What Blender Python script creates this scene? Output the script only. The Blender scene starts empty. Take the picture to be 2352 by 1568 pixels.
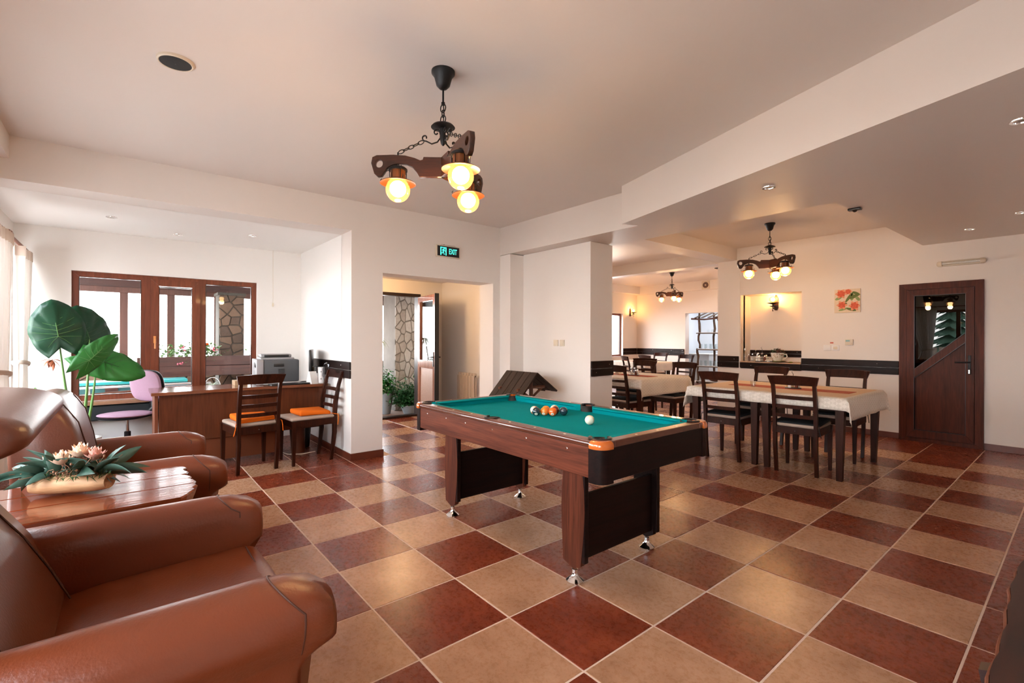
import bpy, bmesh, math, random
from mathutils import Vector, Matrix
import mathutils.geometry as mgeo
R = math.radians
PI = math.pi
SC = bpy.context.scene
COL = SC.collection
random.seed(7)

# ------------------------------------------------------------------ camera
YAW = 0.883622
CAMP = Vector((4.816, -0.904, 1.256))
cd = bpy.data.cameras.new('camera')
cam = bpy.data.objects.new('camera', cd)
COL.objects.link(cam)
cam.location = CAMP
cam.rotation_euler = (Matrix.Rotation(YAW, 4, 'Z') @ Matrix.Rotation(R(90), 4, 'X') @ Matrix.Rotation(0.00244, 4, 'Z')).to_euler()
cd.sensor_width = 36.0
cd.lens = 1091.13 / 2352 * 36.0
cd.shift_y = -(784 - 778.47) / 2352
cd.clip_start = 0.05
SC.camera = cam

# ------------------------------------------------------------------ world and light
SC.view_settings.view_transform = 'Standard'
SC.view_settings.look = 'None'
SC.view_settings.gamma = 1.0
SC.view_settings.use_curve_mapping = False
SC.view_settings.exposure = 0.95
SC.cycles.use_denoising = True
SC.cycles.max_bounces = 10
SC.cycles.diffuse_bounces = 6
SC.cycles.transparent_max_bounces = 16
SC.cycles.sample_clamp_indirect = 12.0
SC.cycles.caustics_reflective = False
SC.cycles.caustics_refractive = False
w = bpy.data.worlds.new('overcast')
SC.world = w
w.use_nodes = True
nt = w.node_tree
nt.nodes.clear()
wo = nt.nodes.new('ShaderNodeOutputWorld')
bg = nt.nodes.new('ShaderNodeBackground')
tc = nt.nodes.new('ShaderNodeTexCoord')
sp = nt.nodes.new('ShaderNodeSeparateXYZ')
rp = nt.nodes.new('ShaderNodeValToRGB')
rp.color_ramp.elements[0].position = 0.0
rp.color_ramp.elements[0].color = (1.0, 0.98, 0.97, 1)
rp.color_ramp.elements[1].position = 0.7
rp.color_ramp.elements[1].color = (0.78, 0.88, 1.0, 1)
nt.links.new(tc.outputs['Generated'], sp.inputs[0])
nt.links.new(sp.outputs['Z'], rp.inputs[0])
nt.links.new(rp.outputs[0], bg.inputs[0])
bg.inputs[1].default_value = 11.0
nt.links.new(bg.outputs[0], wo.inputs[0])

def portal(loc, rot, sx, sy):
    l = bpy.data.lights.new('sky_portal', 'AREA')
    l.shape = 'RECTANGLE'; l.size = sx; l.size_y = sy
    l.cycles.is_portal = True
    o = bpy.data.objects.new('sky_portal', l); COL.objects.link(o)
    o.location = loc; o.rotation_euler = rot
portal((1.08, -1.9, 1.33), (R(-90), 0, 0), 5.56, 1.66)      # window wall, light comes towards +Y
portal((4.85, -1.9, 1.34), (R(-90), 0, 0), 1.1, 1.40)
portal((-2.02, -0.45, 1.3), (0, R(-90), 0), 1.4, 1.8)      # office window towards +X
portal((-2.42, 2.5, 1.0), (0, R(-90), 0), 2.0, 1.0)

# ------------------------------------------------------------------ materials
MATS = {}
def newmat(name):
    m = bpy.data.materials.new(name); m.use_nodes = True
    MATS[name] = m
    return m, m.node_tree, m.node_tree.nodes['Principled BSDF']
def lin(h):
    h = h.lstrip('#')
    o = []
    for i in (0, 2, 4):
        c = int(h[i:i+2], 16) / 255
        o.append(c / 12.92 if c <= 0.04045 else ((c + 0.055) / 1.055) ** 2.4)
    return tuple(o)
def mat(name, col, rough=0.5, metal=0.0, bump=0.0, bscale=40, var=0.0, vscale=6, coat=0.0, spec=0.5, stretch=(1, 1, 1), coords='Object', sheen=0, detail=4):
    if isinstance(col, str): col = lin(col)
    m, nt, p = newmat(name)
    N, L = nt.nodes, nt.links
    p.inputs['Base Color'].default_value = (*col, 1)
    p.inputs['Roughness'].default_value = rough
    p.inputs['Metallic'].default_value = metal
    p.inputs['Coat Weight'].default_value = coat
    p.inputs['Specular IOR Level'].default_value = spec
    if sheen: p.inputs['Sheen Weight'].default_value = sheen
    if bump or var:
        t = N.new('ShaderNodeTexCoord'); mp = N.new('ShaderNodeMapping')
        mp.inputs['Scale'].default_value = stretch
        L.new(t.outputs[coords], mp.inputs[0])
    if var:
        n = N.new('ShaderNodeTexNoise'); n.inputs['Scale'].default_value = vscale; n.inputs['Detail'].default_value = detail
        L.new(mp.outputs[0], n.inputs['Vector'])
        mx = N.new('ShaderNodeMix'); mx.data_type = 'RGBA'
        mx.inputs[6].default_value = (*[max(0, c * (1 - var)) for c in col], 1)
        mx.inputs[7].default_value = (*[min(1, c * (1 + var)) for c in col], 1)
        L.new(n.outputs['Fac'], mx.inputs[0]); L.new(mx.outputs[2], p.inputs['Base Color'])
    if bump:
        n2 = N.new('ShaderNodeTexNoise'); n2.inputs['Scale'].default_value = bscale; n2.inputs['Detail'].default_value = 5
        L.new(mp.outputs[0], n2.inputs['Vector'])
        bp = N.new('ShaderNodeBump'); bp.inputs['Strength'].default_value = bump; bp.inputs['Distance'].default_value = 0.004
        L.new(n2.outputs['Fac'], bp.inputs['Height']); L.new(bp.outputs[0], p.inputs['Normal'])
    return m
def wood(name, c1, c2, scale=6, rough=0.35, stretch=(1, 1, 0.08), coat=0.0, bump=0.15, spec=0.5, coords='Object', dist=3.0, bands=2.0):
    if isinstance(c1, str): c1 = lin(c1)
    if isinstance(c2, str): c2 = lin(c2)
    m, nt, p = newmat(name)
    N, L = nt.nodes, nt.links
    t = N.new('ShaderNodeTexCoord'); mp = N.new('ShaderNodeMapping'); mp.inputs['Scale'].default_value = stretch
    oi = N.new('ShaderNodeObjectInfo'); va = N.new('ShaderNodeVectorMath'); va.operation = 'ADD'
    sc = N.new('ShaderNodeMath'); sc.operation = 'MULTIPLY'; sc.inputs[1].default_value = 9.0
    L.new(oi.outputs['Random'], sc.inputs[0])
    L.new(t.outputs[coords], va.inputs[0]); L.new(sc.outputs[0], va.inputs[1]); L.new(va.outputs[0], mp.inputs[0])
    n = N.new('ShaderNodeTexNoise'); n.inputs['Scale'].default_value = scale * 3; n.inputs['Detail'].default_value = 8; n.inputs['Roughness'].default_value = 0.65; n.inputs['Distortion'].default_value = dist * .2
    L.new(mp.outputs[0], n.inputs['Vector'])
    n2 = N.new('ShaderNodeTexNoise'); n2.inputs['Scale'].default_value = scale * 14; n2.inputs['Detail'].default_value = 3
    L.new(mp.outputs[0], n2.inputs['Vector'])
    mm = N.new('ShaderNodeMath'); mm.operation = 'MULTIPLY_ADD'; mm.inputs[1].default_value = 0.6
    m3 = N.new('ShaderNodeMath'); m3.operation = 'MULTIPLY'; m3.inputs[1].default_value = 0.4
    L.new(n2.outputs['Fac'], m3.inputs[0]); L.new(n.outputs['Fac'], mm.inputs[0]); L.new(m3.outputs[0], mm.inputs[2])
    r = N.new('ShaderNodeValToRGB'); r.color_ramp.elements[0].position = 0.36; r.color_ramp.elements[1].position = 0.64
    r.color_ramp.elements[0].color = (*c1, 1); r.color_ramp.elements[1].color = (*c2, 1)
    L.new(mm.outputs[0], r.inputs[0]); L.new(r.outputs[0], p.inputs['Base Color'])
    bp = N.new('ShaderNodeBump'); bp.inputs['Strength'].default_value = bump; bp.inputs['Distance'].default_value = 0.003
    L.new(mm.outputs[0], bp.inputs['Height']); L.new(bp.outputs[0], p.inputs['Normal'])
    p.inputs['Roughness'].default_value = rough; p.inputs['Coat Weight'].default_value = coat; p.inputs['Specular IOR Level'].default_value = spec
    return m
def emit(name, col, strength):
    m, nt, p = newmat(name)
    p.inputs['Base Color'].default_value = (*col, 1)
    p.inputs['Emission Color'].default_value = (*col, 1)
    p.inputs['Emission Strength'].default_value = strength
    return m
def glass(name, tint=(1, 1, 1), refl=0.12, rough=0.0, dirt=0.0):
    m = bpy.data.materials.new(name); m.use_nodes = True; MATS[name] = m
    nt = m.node_tree; nt.nodes.clear(); N, L = nt.nodes, nt.links
    o = N.new('ShaderNodeOutputMaterial'); mx = N.new('ShaderNodeMixShader')
    tr = N.new('ShaderNodeBsdfTransparent'); tr.inputs[0].default_value = (*tint, 1)
    gl = N.new('ShaderNodeBsdfGlossy'); gl.inputs['Roughness'].default_value = rough
    lw = N.new('ShaderNodeFresnel'); lw.inputs[0].default_value = 1.5
    ml = N.new('ShaderNodeMath'); ml.operation = 'MULTIPLY_ADD'; ml.inputs[1].default_value = 1.0; ml.inputs[2].default_value = refl
    ge = N.new('ShaderNodeNewGeometry'); inv = N.new('ShaderNodeMath'); inv.operation = 'SUBTRACT'; inv.inputs[0].default_value = 1.0
    mu = N.new('ShaderNodeMath'); mu.operation = 'MULTIPLY'
    L.new(ge.outputs['Backfacing'], inv.inputs[1]); L.new(lw.outputs[0], ml.inputs[0]); L.new(ml.outputs[0], mu.inputs[0]); L.new(inv.outputs[0], mu.inputs[1]); L.new(mu.outputs[0], mx.inputs[0])
    L.new(tr.outputs[0], mx.inputs[1]); L.new(gl.outputs[0], mx.inputs[2]); L.new(mx.outputs[0], o.inputs[0])
    return m
def cloth(name, col, trans=0.5, rough=0.9):
    m = bpy.data.materials.new(name); m.use_nodes = True; MATS[name] = m
    nt = m.node_tree; nt.nodes.clear(); N, L = nt.nodes, nt.links
    o = N.new('ShaderNodeOutputMaterial'); mx = N.new('ShaderNodeMixShader'); mx.inputs[0].default_value = trans
    d = N.new('ShaderNodeBsdfDiffuse'); d.inputs[0].default_value = (*col, 1)
    t = N.new('ShaderNodeBsdfTranslucent'); t.inputs[0].default_value = (*col, 1)
    L.new(d.outputs[0], mx.inputs[1]); L.new(t.outputs[0], mx.inputs[2])
    tr = N.new('ShaderNodeBsdfTransparent'); m2 = N.new('ShaderNodeMixShader'); m2.inputs[0].default_value = .01
    L.new(mx.outputs[0], m2.inputs[1]); L.new(tr.outputs[0], m2.inputs[2]); L.new(m2.outputs[0], o.inputs[0])
    return m

WALL = mat('plaster_paint', (0.765, 0.72, 0.68), 0.72, bump=0.05, bscale=25, var=0.03, vscale=1.5, coords='Object', spec=0.3)
WALLB = mat('bay_brightened_plaster', (0.86, 0.845, 0.82), 0.7, bump=0.05, bscale=25, var=0.02, vscale=1.5, spec=0.3)  # wall plaster lightened in colour to paint in the bay's daylight
CEIL = mat('ceiling_paint', (0.70, 0.64, 0.595), 0.45, bump=0.06, bscale=9, var=0.03, vscale=1.0, spec=0.35)
GROUT = mat('grout', (0.66, 0.50, 0.40), 0.8, var=0.15, vscale=3)
def tilemat(name, c1, c2, c3):
    m, nt, p = newmat(name); N, L = nt.nodes, nt.links
    g = N.new('ShaderNodeNewGeometry')
    n1 = N.new('ShaderNodeTexNoise'); n1.inputs['Scale'].default_value = 5; n1.inputs['Detail'].default_value = 9; n1.inputs['Roughness'].default_value = .75
    n2 = N.new('ShaderNodeTexNoise'); n2.inputs['Scale'].default_value = 38; n2.inputs['Detail'].default_value = 8; n2.inputs['Roughness'].default_value = .8
    L.new(g.outputs['Position'], n1.inputs['Vector']); L.new(g.outputs['Position'], n2.inputs['Vector'])
    r = N.new('ShaderNodeValToRGB'); e = r.color_ramp.elements
    e[0].position = 0.30; e[0].color = (*c1, 1); e[1].position = 0.72; e[1].color = (*c3, 1)
    k = e.new(0.5); k.color = (*c2, 1)
    a = N.new('ShaderNodeMath'); a.operation = 'MULTIPLY_ADD'; a.inputs[1].default_value = .22
    b = N.new('ShaderNodeMath'); b.operation = 'MULTIPLY'; b.inputs[1].default_value = .78
    L.new(n1.outputs['Fac'], b.inputs[0]); L.new(n2.outputs['Fac'], a.inputs[0]); L.new(b.outputs[0], a.inputs[2]); L.new(a.outputs[0], r.inputs[0])
    oi = N.new('ShaderNodeObjectInfo'); hs = N.new('ShaderNodeHueSaturation')
    mr = N.new('ShaderNodeMapRange'); mr.inputs[3].default_value = .93; mr.inputs[4].default_value = 1.07
    L.new(oi.outputs['Random'], mr.inputs[0]); L.new(mr.outputs[0], hs.inputs['Value']); L.new(r.outputs[0], hs.inputs['Color']); L.new(hs.outputs[0], p.inputs['Base Color'])
    rr = N.new('ShaderNodeMapRange'); rr.inputs[1].default_value = .3; rr.inputs[2].default_value = .7; rr.inputs[3].default_value = .24; rr.inputs[4].default_value = .32
    L.new(n2.outputs['Fac'], rr.inputs[0]); L.new(rr.outputs[0], p.inputs['Roughness'])
    bp = N.new('ShaderNodeBump'); bp.inputs['Strength'].default_value = .14; bp.inputs['Distance'].default_value = .002
    L.new(a.outputs[0], bp.inputs['Height']); L.new(bp.outputs[0], p.inputs['Normal'])
    p.inputs['Specular IOR Level'].default_value = 0.36
    return m
T_DARK = tilemat('dark_tile', (0.085, 0.016, 0.008), (0.175, 0.033, 0.014), (0.27, 0.060, 0.024))
T_LIGHT = tilemat('light_tile', (0.27, 0.125, 0.063), (0.41, 0.215, 0.118), (0.55, 0.325, 0.20))
SKIRT = mat('skirting_tile', (0.12, 0.028, 0.014), 0.35, var=0.3, vscale=9, coords='Object')
WIN = wood('window_wood', (0.13, 0.030, 0.014), (0.24, 0.062, 0.028), 5, 0.34, coat=.05)
DOORW = wood('door_wood', (0.045, 0.010, 0.005), (0.105, 0.024, 0.011), 5, 0.42, coat=.0, spec=.16)
CHW = wood('chair_wood', (0.012, 0.0035, 0.002), (0.048, 0.012, 0.0055), 7, 0.32, spec=.2)
TBW = wood('table_leg_wood', (0.020, 0.007, 0.004), (0.050, 0.015, 0.009), 7, 0.42, spec=.18)
BAND = wood('dark_plank_wood', (0.006, 0.004, 0.0035), (0.022, 0.009, 0.007), 5, 0.40, stretch=(.08, 1, 1), spec=.15, bump=.5)
BANDY = wood('dark_plank_wood_side', (0.006, 0.004, 0.0035), (0.022, 0.009, 0.007), 5, 0.40, stretch=(1, .08, 1), spec=.15, bump=.5)
DESK = wood('desk_laminate', (0.065, 0.016, 0.006), (0.125, 0.034, 0.013), 4, 0.3, spec=.35)
DESKL = mat('desk_lower_panel', (0.16, 0.045, 0.018), 0.45, spec=.3)
DESKT = wood('desk_top_laminate', (0.14, 0.045, 0.02), (0.24, 0.085, 0.04), 4, 0.14, stretch=(1, .08, 1), coat=.3)
POOLW = wood('pool_table_laminate', (0.045, 0.010, 0.005), (0.150, 0.038, 0.018), 8, 0.42, stretch=(.05, 1, 1), bump=.1, spec=.2)
POOLV = wood('pool_leg_laminate', (0.045, 0.010, 0.005), (0.130, 0.034, 0.016), 8, 0.42, stretch=(1, 1, .06), bump=.1, spec=.2)
POOLD = wood('dark_end_laminate', (0.004, 0.0022, 0.0022), (0.014, 0.005, 0.004), 7, 0.42, stretch=(1, .07, 1), bump=.1, spec=.14)
RAIL = wood('rail_wood', (0.075, 0.024, 0.015), (0.13, 0.046, 0.028), 8, 0.28, stretch=(.3, .3, 1), coat=.15)
FELT = mat('green_felt', (0.0, 0.245, 0.265), 0.95, bump=.15, bscale=400, var=0.08, vscale=9, spec=.05)
CHROME = mat('chrome', (0.85, 0.85, 0.85), 0.08, 1.0)
BLACKP = mat('black_plastic', (0.012, 0.013, 0.015), 0.3)
IRON = mat('black_iron', (0.012, 0.012, 0.013), 0.42, 0.5, bump=.2, bscale=90)
ORANGEC = mat('orange_corner_plastic', (0.50, 0.12, 0.02), 0.18, coat=.6, var=.25, vscale=20)
CREAM = mat('cream_plastic', (0.66, 0.58, 0.46), 0.4)
WHITEP = mat('white_plastic', (0.78, 0.78, 0.78), 0.35)
def leathermat(name, c, rough=0.33, coat=.14):
    m = mat(name, c, rough, bump=.22, bscale=130, var=.16, vscale=3, coat=coat)
    m.node_tree.nodes['Principled BSDF'].inputs['Coat Roughness'].default_value = .28
    return m
LEATHER = leathermat('brown_leather', (0.165, 0.036, 0.0115))
LEATHER2 = leathermat('brown_leather_back', (0.125, 0.034, 0.016), .34, .4)
SEAM = mat('leather_seam', (0.07, 0.020, 0.010), .6)
TABW = wood('varnished_table_wood', (0.11, 0.020, 0.007), (0.24, 0.055, 0.018), 5, 0.17, stretch=(1, .09, 1), coat=.6, bump=.45)
BARK = mat('bark', (0.11, 0.065, 0.04), .85, bump=1.0, bscale=50, var=.5, vscale=25)
LOGW = wood('stripped_log', (0.07, 0.022, 0.010), (0.15, 0.05, 0.022), 6, .45, bump=.5)
LOGCUT = wood('cut_log', (0.42, 0.22, 0.10), (0.62, 0.38, 0.20), 8, .6, stretch=(.2, 1, 1))
WEATHER = wood('weathered_board', (0.016, 0.009, 0.006), (0.055, 0.032, 0.024), 6, .6, stretch=(1, .08, .08), bump=.6, spec=.15)
CLOTHW = mat('tablecloth_fabric', (0.66, 0.57, 0.46), .85, bump=.2, bscale=260, spec=.2)
def checkcloth():
    m = CLOTHW; nt = m.node_tree; N, L = nt.nodes, nt.links; p = N['Principled BSDF']
    t = N.new('ShaderNodeTexCoord'); c = N.new('ShaderNodeTexChecker'); c.inputs['Scale'].default_value = 38
    c.inputs[1].default_value = (0.76, 0.70, 0.62, 1); c.inputs[2].default_value = (0.67, 0.61, 0.53, 1)
    mp = N.new('ShaderNodeMapping'); mp.inputs['Rotation'].default_value = (.6, .6, .78)
    L.new(t.outputs['Object'], mp.inputs[0]); L.new(mp.outputs[0], c.inputs[0]); L.new(c.outputs[0], p.inputs['Base Color'])
checkcloth()
RUNNER = mat('terracotta_runner_fabric', (0.36, 0.055, 0.015), .85, bump=.2, bscale=300)
ORANGEF = mat('orange_fabric', (0.75, 0.15, 0.008), .8, bump=.15, bscale=300, spec=.2)
GREYF = mat('dark_grey_fabric', (0.013, 0.016, 0.020), .8, bump=.15, bscale=300, spec=.2)
BEIGEF = mat('beige_upholstery', (0.40, 0.31, 0.25), .75, bump=.1, bscale=200, var=.1)
LILAC = mat('lilac_upholstery', (0.44, 0.27, 0.37), .9, bump=.3, bscale=500, var=.05, vscale=60)
CURT = cloth('sheer_curtain', (0.78, 0.74, 0.70), .13)
CURTB = cloth('curtain_heading_band', (0.66, 0.56, 0.48), .08)
PANE = glass('window_glass', (1, 1, 1), .0)
PANED = glass('door_glass', (0.25, 0.32, 0.32), .015)
GLASSW = glass('clear_drinking_glass', (.93, .95, .95), .05)
GREEN = mat('alocasia_leaf', (0.006, 0.052, 0.022), .36, var=.35, vscale=7, bump=.3, bscale=25, spec=.35)
GREENL = mat('bright_leaf', (0.022, 0.145, 0.022), .42, var=.3, vscale=7, spec=.35)
VEIN = mat('leaf_vein', (0.09, 0.24, 0.06), .45)
VEIND = mat('dark_leaf_vein', (0.012, 0.06, 0.015), .45)
STALK = mat('leaf_stalk', (0.12, 0.27, 0.07), .4, var=.3)
DRYLEAF = mat('dry_leaf', (0.30, 0.075, 0.025), .7, var=.4, vscale=20)
EUC = mat('grey_green_leaf', (0.035, 0.085, 0.060), .45, var=.3, vscale=20)
MOSS = mat('moss_green', (0.04, 0.10, 0.02), .9, var=.5, vscale=50)
PETAL = mat('cream_petal', (0.80, 0.60, 0.45), .7, var=.12, vscale=40)
PETALP = mat('pink_petal', (0.75, 0.40, 0.32), .7, var=.2, vscale=40)
TWIG = mat('dry_twig', (0.28, 0.14, 0.08), .8, var=.3)
POTG = mat('grey_planter_plastic', (0.20, 0.23, 0.26), .45)
ALU = mat('radiator_enamel', (0.60, 0.50, 0.40), .35)
def stonemat(name, c1, c2):
    m, nt, p = newmat(name); N, L = nt.nodes, nt.links
    t = N.new('ShaderNodeTexCoord'); n = N.new('ShaderNodeTexNoise'); n.inputs['Scale'].default_value = 18; n.inputs['Detail'].default_value = 8; n.inputs['Roughness'].default_value = .7
    L.new(t.outputs['Object'], n.inputs['Vector'])
    oi = N.new('ShaderNodeObjectInfo'); ad = N.new('ShaderNodeMath'); ad.operation = 'MULTIPLY_ADD'; ad.inputs[1].default_value = .5
    mm = N.new('ShaderNodeMath'); mm.operation = 'MULTIPLY'; mm.inputs[1].default_value = .5
    L.new(n.outputs['Fac'], mm.inputs[0]); L.new(oi.outputs['Random'], ad.inputs[0]); L.new(mm.outputs[0], ad.inputs[2])
    r = N.new('ShaderNodeValToRGB'); r.color_ramp.elements[0].position = .2; r.color_ramp.elements[1].position = .8
    r.color_ramp.elements[0].color = (*c1, 1); r.color_ramp.elements[1].color = (*c2, 1)
    L.new(ad.outputs[0], r.inputs[0]); L.new(r.outputs[0], p.inputs['Base Color']); p.inputs['Roughness'].default_value = .85
    b = N.new('ShaderNodeBump'); b.inputs['Strength'].default_value = .7; b.inputs['Distance'].default_value = .01
    L.new(n.outputs['Fac'], b.inputs['Height']); L.new(b.outputs[0], p.inputs['Normal'])
    return m
STONE = stonemat('pale_stone', (0.26, 0.21, 0.165), (0.52, 0.50, 0.47))
STONED = stonemat('brown_stone', (0.05, 0.03, 0.02), (0.15, 0.09, 0.055))
MORTAR = mat('mortar', (0.17, 0.15, 0.13), .95, bump=.6, bscale=60, var=.2)
MORTARD = mat('dark_mortar', (0.06, 0.055, 0.045), .95, bump=.6, bscale=60, var=.2)
OUTW = wood('outdoor_wood', (0.03, 0.009, 0.006), (0.07, 0.022, 0.014), 5, .5, stretch=(1, .1, 1), bump=.4)
OUTWH = wood('outdoor_post_wood', (0.06, 0.02, 0.012), (0.11, 0.04, 0.026), 5, .5, bump=.3)
ROOFW = wood('roof_board', (0.06, 0.032, 0.022), (0.13, 0.075, 0.052), 5, .6, stretch=(1, .1, 1), bump=.4)
TEAL = mat('teal_plastic', (0.02, 0.30, 0.30), .4)
GRASS = mat('grass_green', (0.10, 0.20, 0.05), .95, var=.5, vscale=3, coords='Object')
GROUND = mat('outdoor_paving', (0.24, 0.15, 0.11), .35, var=.35, vscale=8, coords='Object')
FENCE = mat('fence_wood', (0.16, 0.11, 0.08), .8, var=.3, vscale=8)
FIRG = mat('fir_green', (0.035, 0.075, 0.045), .9, var=.4, vscale=9)
STEEL = mat('brushed_steel', (0.55, 0.55, 0.55), .3, 1.0)
PRG = mat('printer_grey', (0.075, 0.085, 0.095), .45)
PRL = mat('printer_light_grey', (0.32, 0.32, 0.33), .4)
SCREEN = mat('dark_screen', (0.03, 0.035, 0.04), .12)
CERAM = mat('white_ceramic', (0.78, 0.74, 0.66), .2, coat=.3)
GREENG = mat('green_ceramic', (0.22, 0.25, 0.03), .25, coat=.3)
PAPER = mat('paper', (0.80, 0.80, 0.79), .8)
AMBER = mat('amber_paint', (0.75, 0.30, 0.08), .5)
COPPER = mat('copper_lantern_panel', (0.20, 0.065, 0.02), .35, .4, var=.3, vscale=12)
BULB = emit('lit_bulb', (1.0, 0.82, 0.55), 14.0)
def globemat():
    m = bpy.data.materials.new('amber_globe_glass'); m.use_nodes = True
    nt = m.node_tree; nt.nodes.clear(); N, L = nt.nodes, nt.links
    o = N.new('ShaderNodeOutputMaterial'); a = N.new('ShaderNodeMixShader'); b = N.new('ShaderNodeMixShader')
    tr = N.new('ShaderNodeBsdfTransparent'); tr.inputs[0].default_value = (1, .82, .55, 1)
    tl = N.new('ShaderNodeBsdfTranslucent'); tl.inputs[0].default_value = (.95, .52, .18, 1)
    gl = N.new('ShaderNodeBsdfGlossy'); gl.inputs['Roughness'].default_value = .05
    fr = N.new('ShaderNodeFresnel'); fr.inputs[0].default_value = 1.4
    a.inputs[0].default_value = .16
    L.new(tr.outputs[0], a.inputs[1]); L.new(tl.outputs[0], a.inputs[2])
    ge = N.new('ShaderNodeNewGeometry'); inv = N.new('ShaderNodeMath'); inv.operation = 'SUBTRACT'; inv.inputs[0].default_value = 1.0
    mu = N.new('ShaderNodeMath'); mu.operation = 'MULTIPLY'
    L.new(ge.outputs['Backfacing'], inv.inputs[1]); L.new(fr.outputs[0], mu.inputs[0]); L.new(inv.outputs[0], mu.inputs[1]); L.new(mu.outputs[0], b.inputs[0]); L.new(a.outputs[0], b.inputs[1]); L.new(gl.outputs[0], b.inputs[2]); L.new(b.outputs[0], o.inputs[0])
    return m
GLOBE = globemat()
SIGNG = emit('exit_sign_green', (0.05, 0.62, 0.50), 1.1)
SIGNB = mat('exit_sign_black', (0.004, 0.005, 0.008), .3)

# ------------------------------------------------------------------ mesh helpers
def I(): return Matrix.Identity(4)
def Tm(x, y, z): return Matrix.Translation((x, y, z))
def Rz(a): return Matrix.Rotation(a, 4, 'Z')
def Ry(a): return Matrix.Rotation(a, 4, 'Y')
def Rx(a): return Matrix.Rotation(a, 4, 'X')
class B:
    def __init__(s): s.bm = bmesh.new(); s.M = I()
    def box(s, x0, x1, y0, y1, z0, z1, bev=0, M=None, seg=2):
        M = s.M @ (M or I())
        t = bmesh.new()
        bmesh.ops.create_cube(t, size=1)
        bmesh.ops.transform(t, matrix=Tm((x0+x1)/2, (y0+y1)/2, (z0+z1)/2) @ Matrix.Diagonal((abs(x1-x0), abs(y1-y0), abs(z1-z0), 1)), verts=t.verts)
        if bev: bmesh.ops.bevel(t, geom=t.edges[:], offset=bev, segments=seg, affect='EDGES', profile=.5)
        s.merge(t, M); return s
    def merge(s, t, M):
        t.verts.index_update()
        vs = [s.bm.verts.new(M @ v.co) for v in t.verts]
        for f in t.faces:
            try: s.bm.faces.new([vs[v.index] for v in f.verts])
            except ValueError: pass
        t.free()
    def raw(s, vs, fs, M=None):
        M = s.M @ (M or I())
        v = [s.bm.verts.new(M @ Vector(c)) for c in vs]
        for f in fs:
            try: s.bm.faces.new([v[i] for i in f])
            except ValueError: pass
        return s
    def lathe(s, prof, M=None, seg=20, cap=True):
        vs = []; fs = []; n = len(prof)
        for r, z in prof:
            for k in range(seg):
                a = 2*PI*k/seg; vs.append((r*math.cos(a), r*math.sin(a), z))
        for i in range(n-1):
            for k in range(seg):
                k2 = (k+1) % seg
                fs.append((i*seg+k, i*seg+k2, (i+1)*seg+k2, (i+1)*seg+k))
        if cap:
            if prof[0][0] > 1e-6: fs.append(tuple(reversed(range(seg))))
            if prof[-1][0] > 1e-6: fs.append(tuple((n-1)*seg+k for k in range(seg)))
        return s.raw(vs, fs, M)
    def sphere(s, c, r, M=None, seg=20, rings=12, sc=(1, 1, 1)):
        prof = [(max(r*math.sin(PI*i/rings), 1e-5), -r*math.cos(PI*i/rings)) for i in range(rings+1)]
        return s.lathe(prof, (M or I()) @ Tm(*c) @ Matrix.Diagonal((*sc, 1)), seg, False)
    def tube(s, pts, r, seg=8, closed=False, M=None, flat=None, caps=True):
        M = s.M @ (M or I())
        P = [Vector(p) for p in pts]; n = len(P); vs = []; rings = []
        rr = r if isinstance(r, (list, tuple)) else [r]*n
        up = Vector((0, 0, 1)); prev = None
        for i in range(n):
            if closed: d = P[(i+1) % n] - P[i-1]
            else: d = P[min(i+1, n-1)] - P[max(i-1, 0)]
            d = d.normalized() if d.length > 1e-9 else Vector((0, 0, 1))
            if prev is None:
                a = d.cross(up)
                if a.length < 1e-3: a = d.cross(Vector((0, 1, 0)))
            else: a = prev - d * prev.dot(d)
            a.normalize(); prev = a; b = d.cross(a)
            ring = []
            for k in range(seg):
                t = 2*PI*k/seg + (PI/4 if seg == 4 else 0)
                ca, sa = math.cos(t)*rr[i], math.sin(t)*rr[i]
                if flat: ca *= flat[0]; sa *= flat[1]
                ring.append(s.bm.verts.new(M @ (P[i] + a*ca + b*sa)))
            rings.append(ring)
        m = n if closed else n-1
        for i in range(m):
            A, C = rings[i], rings[(i+1) % n]
            for k in range(seg):
                k2 = (k+1) % seg
                s.bm.faces.new((A[k], A[k2], C[k2], C[k]))
        if caps and not closed:
            s.bm.faces.new(list(reversed(rings[0]))); s.bm.faces.new(rings[-1])
        return s
    def prism(s, poly, h, M=None, inset=0):
        """poly in XY, extruded along z 0..h"""
        n = len(poly); c = Vector((sum(p[0] for p in poly)/n, sum(p[1] for p in poly)/n))
        top = poly
        if inset: top = [tuple(c + (Vector(p[:2])-c)*(1-inset)) for p in poly]
        vs = [(p[0], p[1], 0) for p in poly] + [(p[0], p[1], h) for p in top]
        fs = [tuple(reversed(range(n))), tuple(range(n, 2*n))] + [(i, (i+1) % n, n+(i+1) % n, n+i) for i in range(n)]
        return s.raw(vs, fs, M)
    def sweep(s, prof, stations, M=None):
        """prof: list of (a,b). stations: list of (t, scale, da, db): ring at x=t scaled about the profile centre. Axis = X, a->Y, b->Z"""
        n = len(prof); ca = sum(p[0] for p in prof)/n; cb = sum(p[1] for p in prof)/n
        vs = []; fs = []
        for t, sc, da, db in stations:
            for a, b in prof: vs.append((t, ca+(a-ca)*sc+da, cb+(b-cb)*sc+db))
        m = len(stations)
        for i in range(m-1):
            for k in range(n):
                k2 = (k+1) % n; fs.append((i*n+k, i*n+k2, (i+1)*n+k2, (i+1)*n+k))
        fs.append(tuple(range(n))); fs.append(tuple(reversed([(m-1)*n+k for k in range(n)])))
        return s.raw(vs, fs, M)
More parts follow.
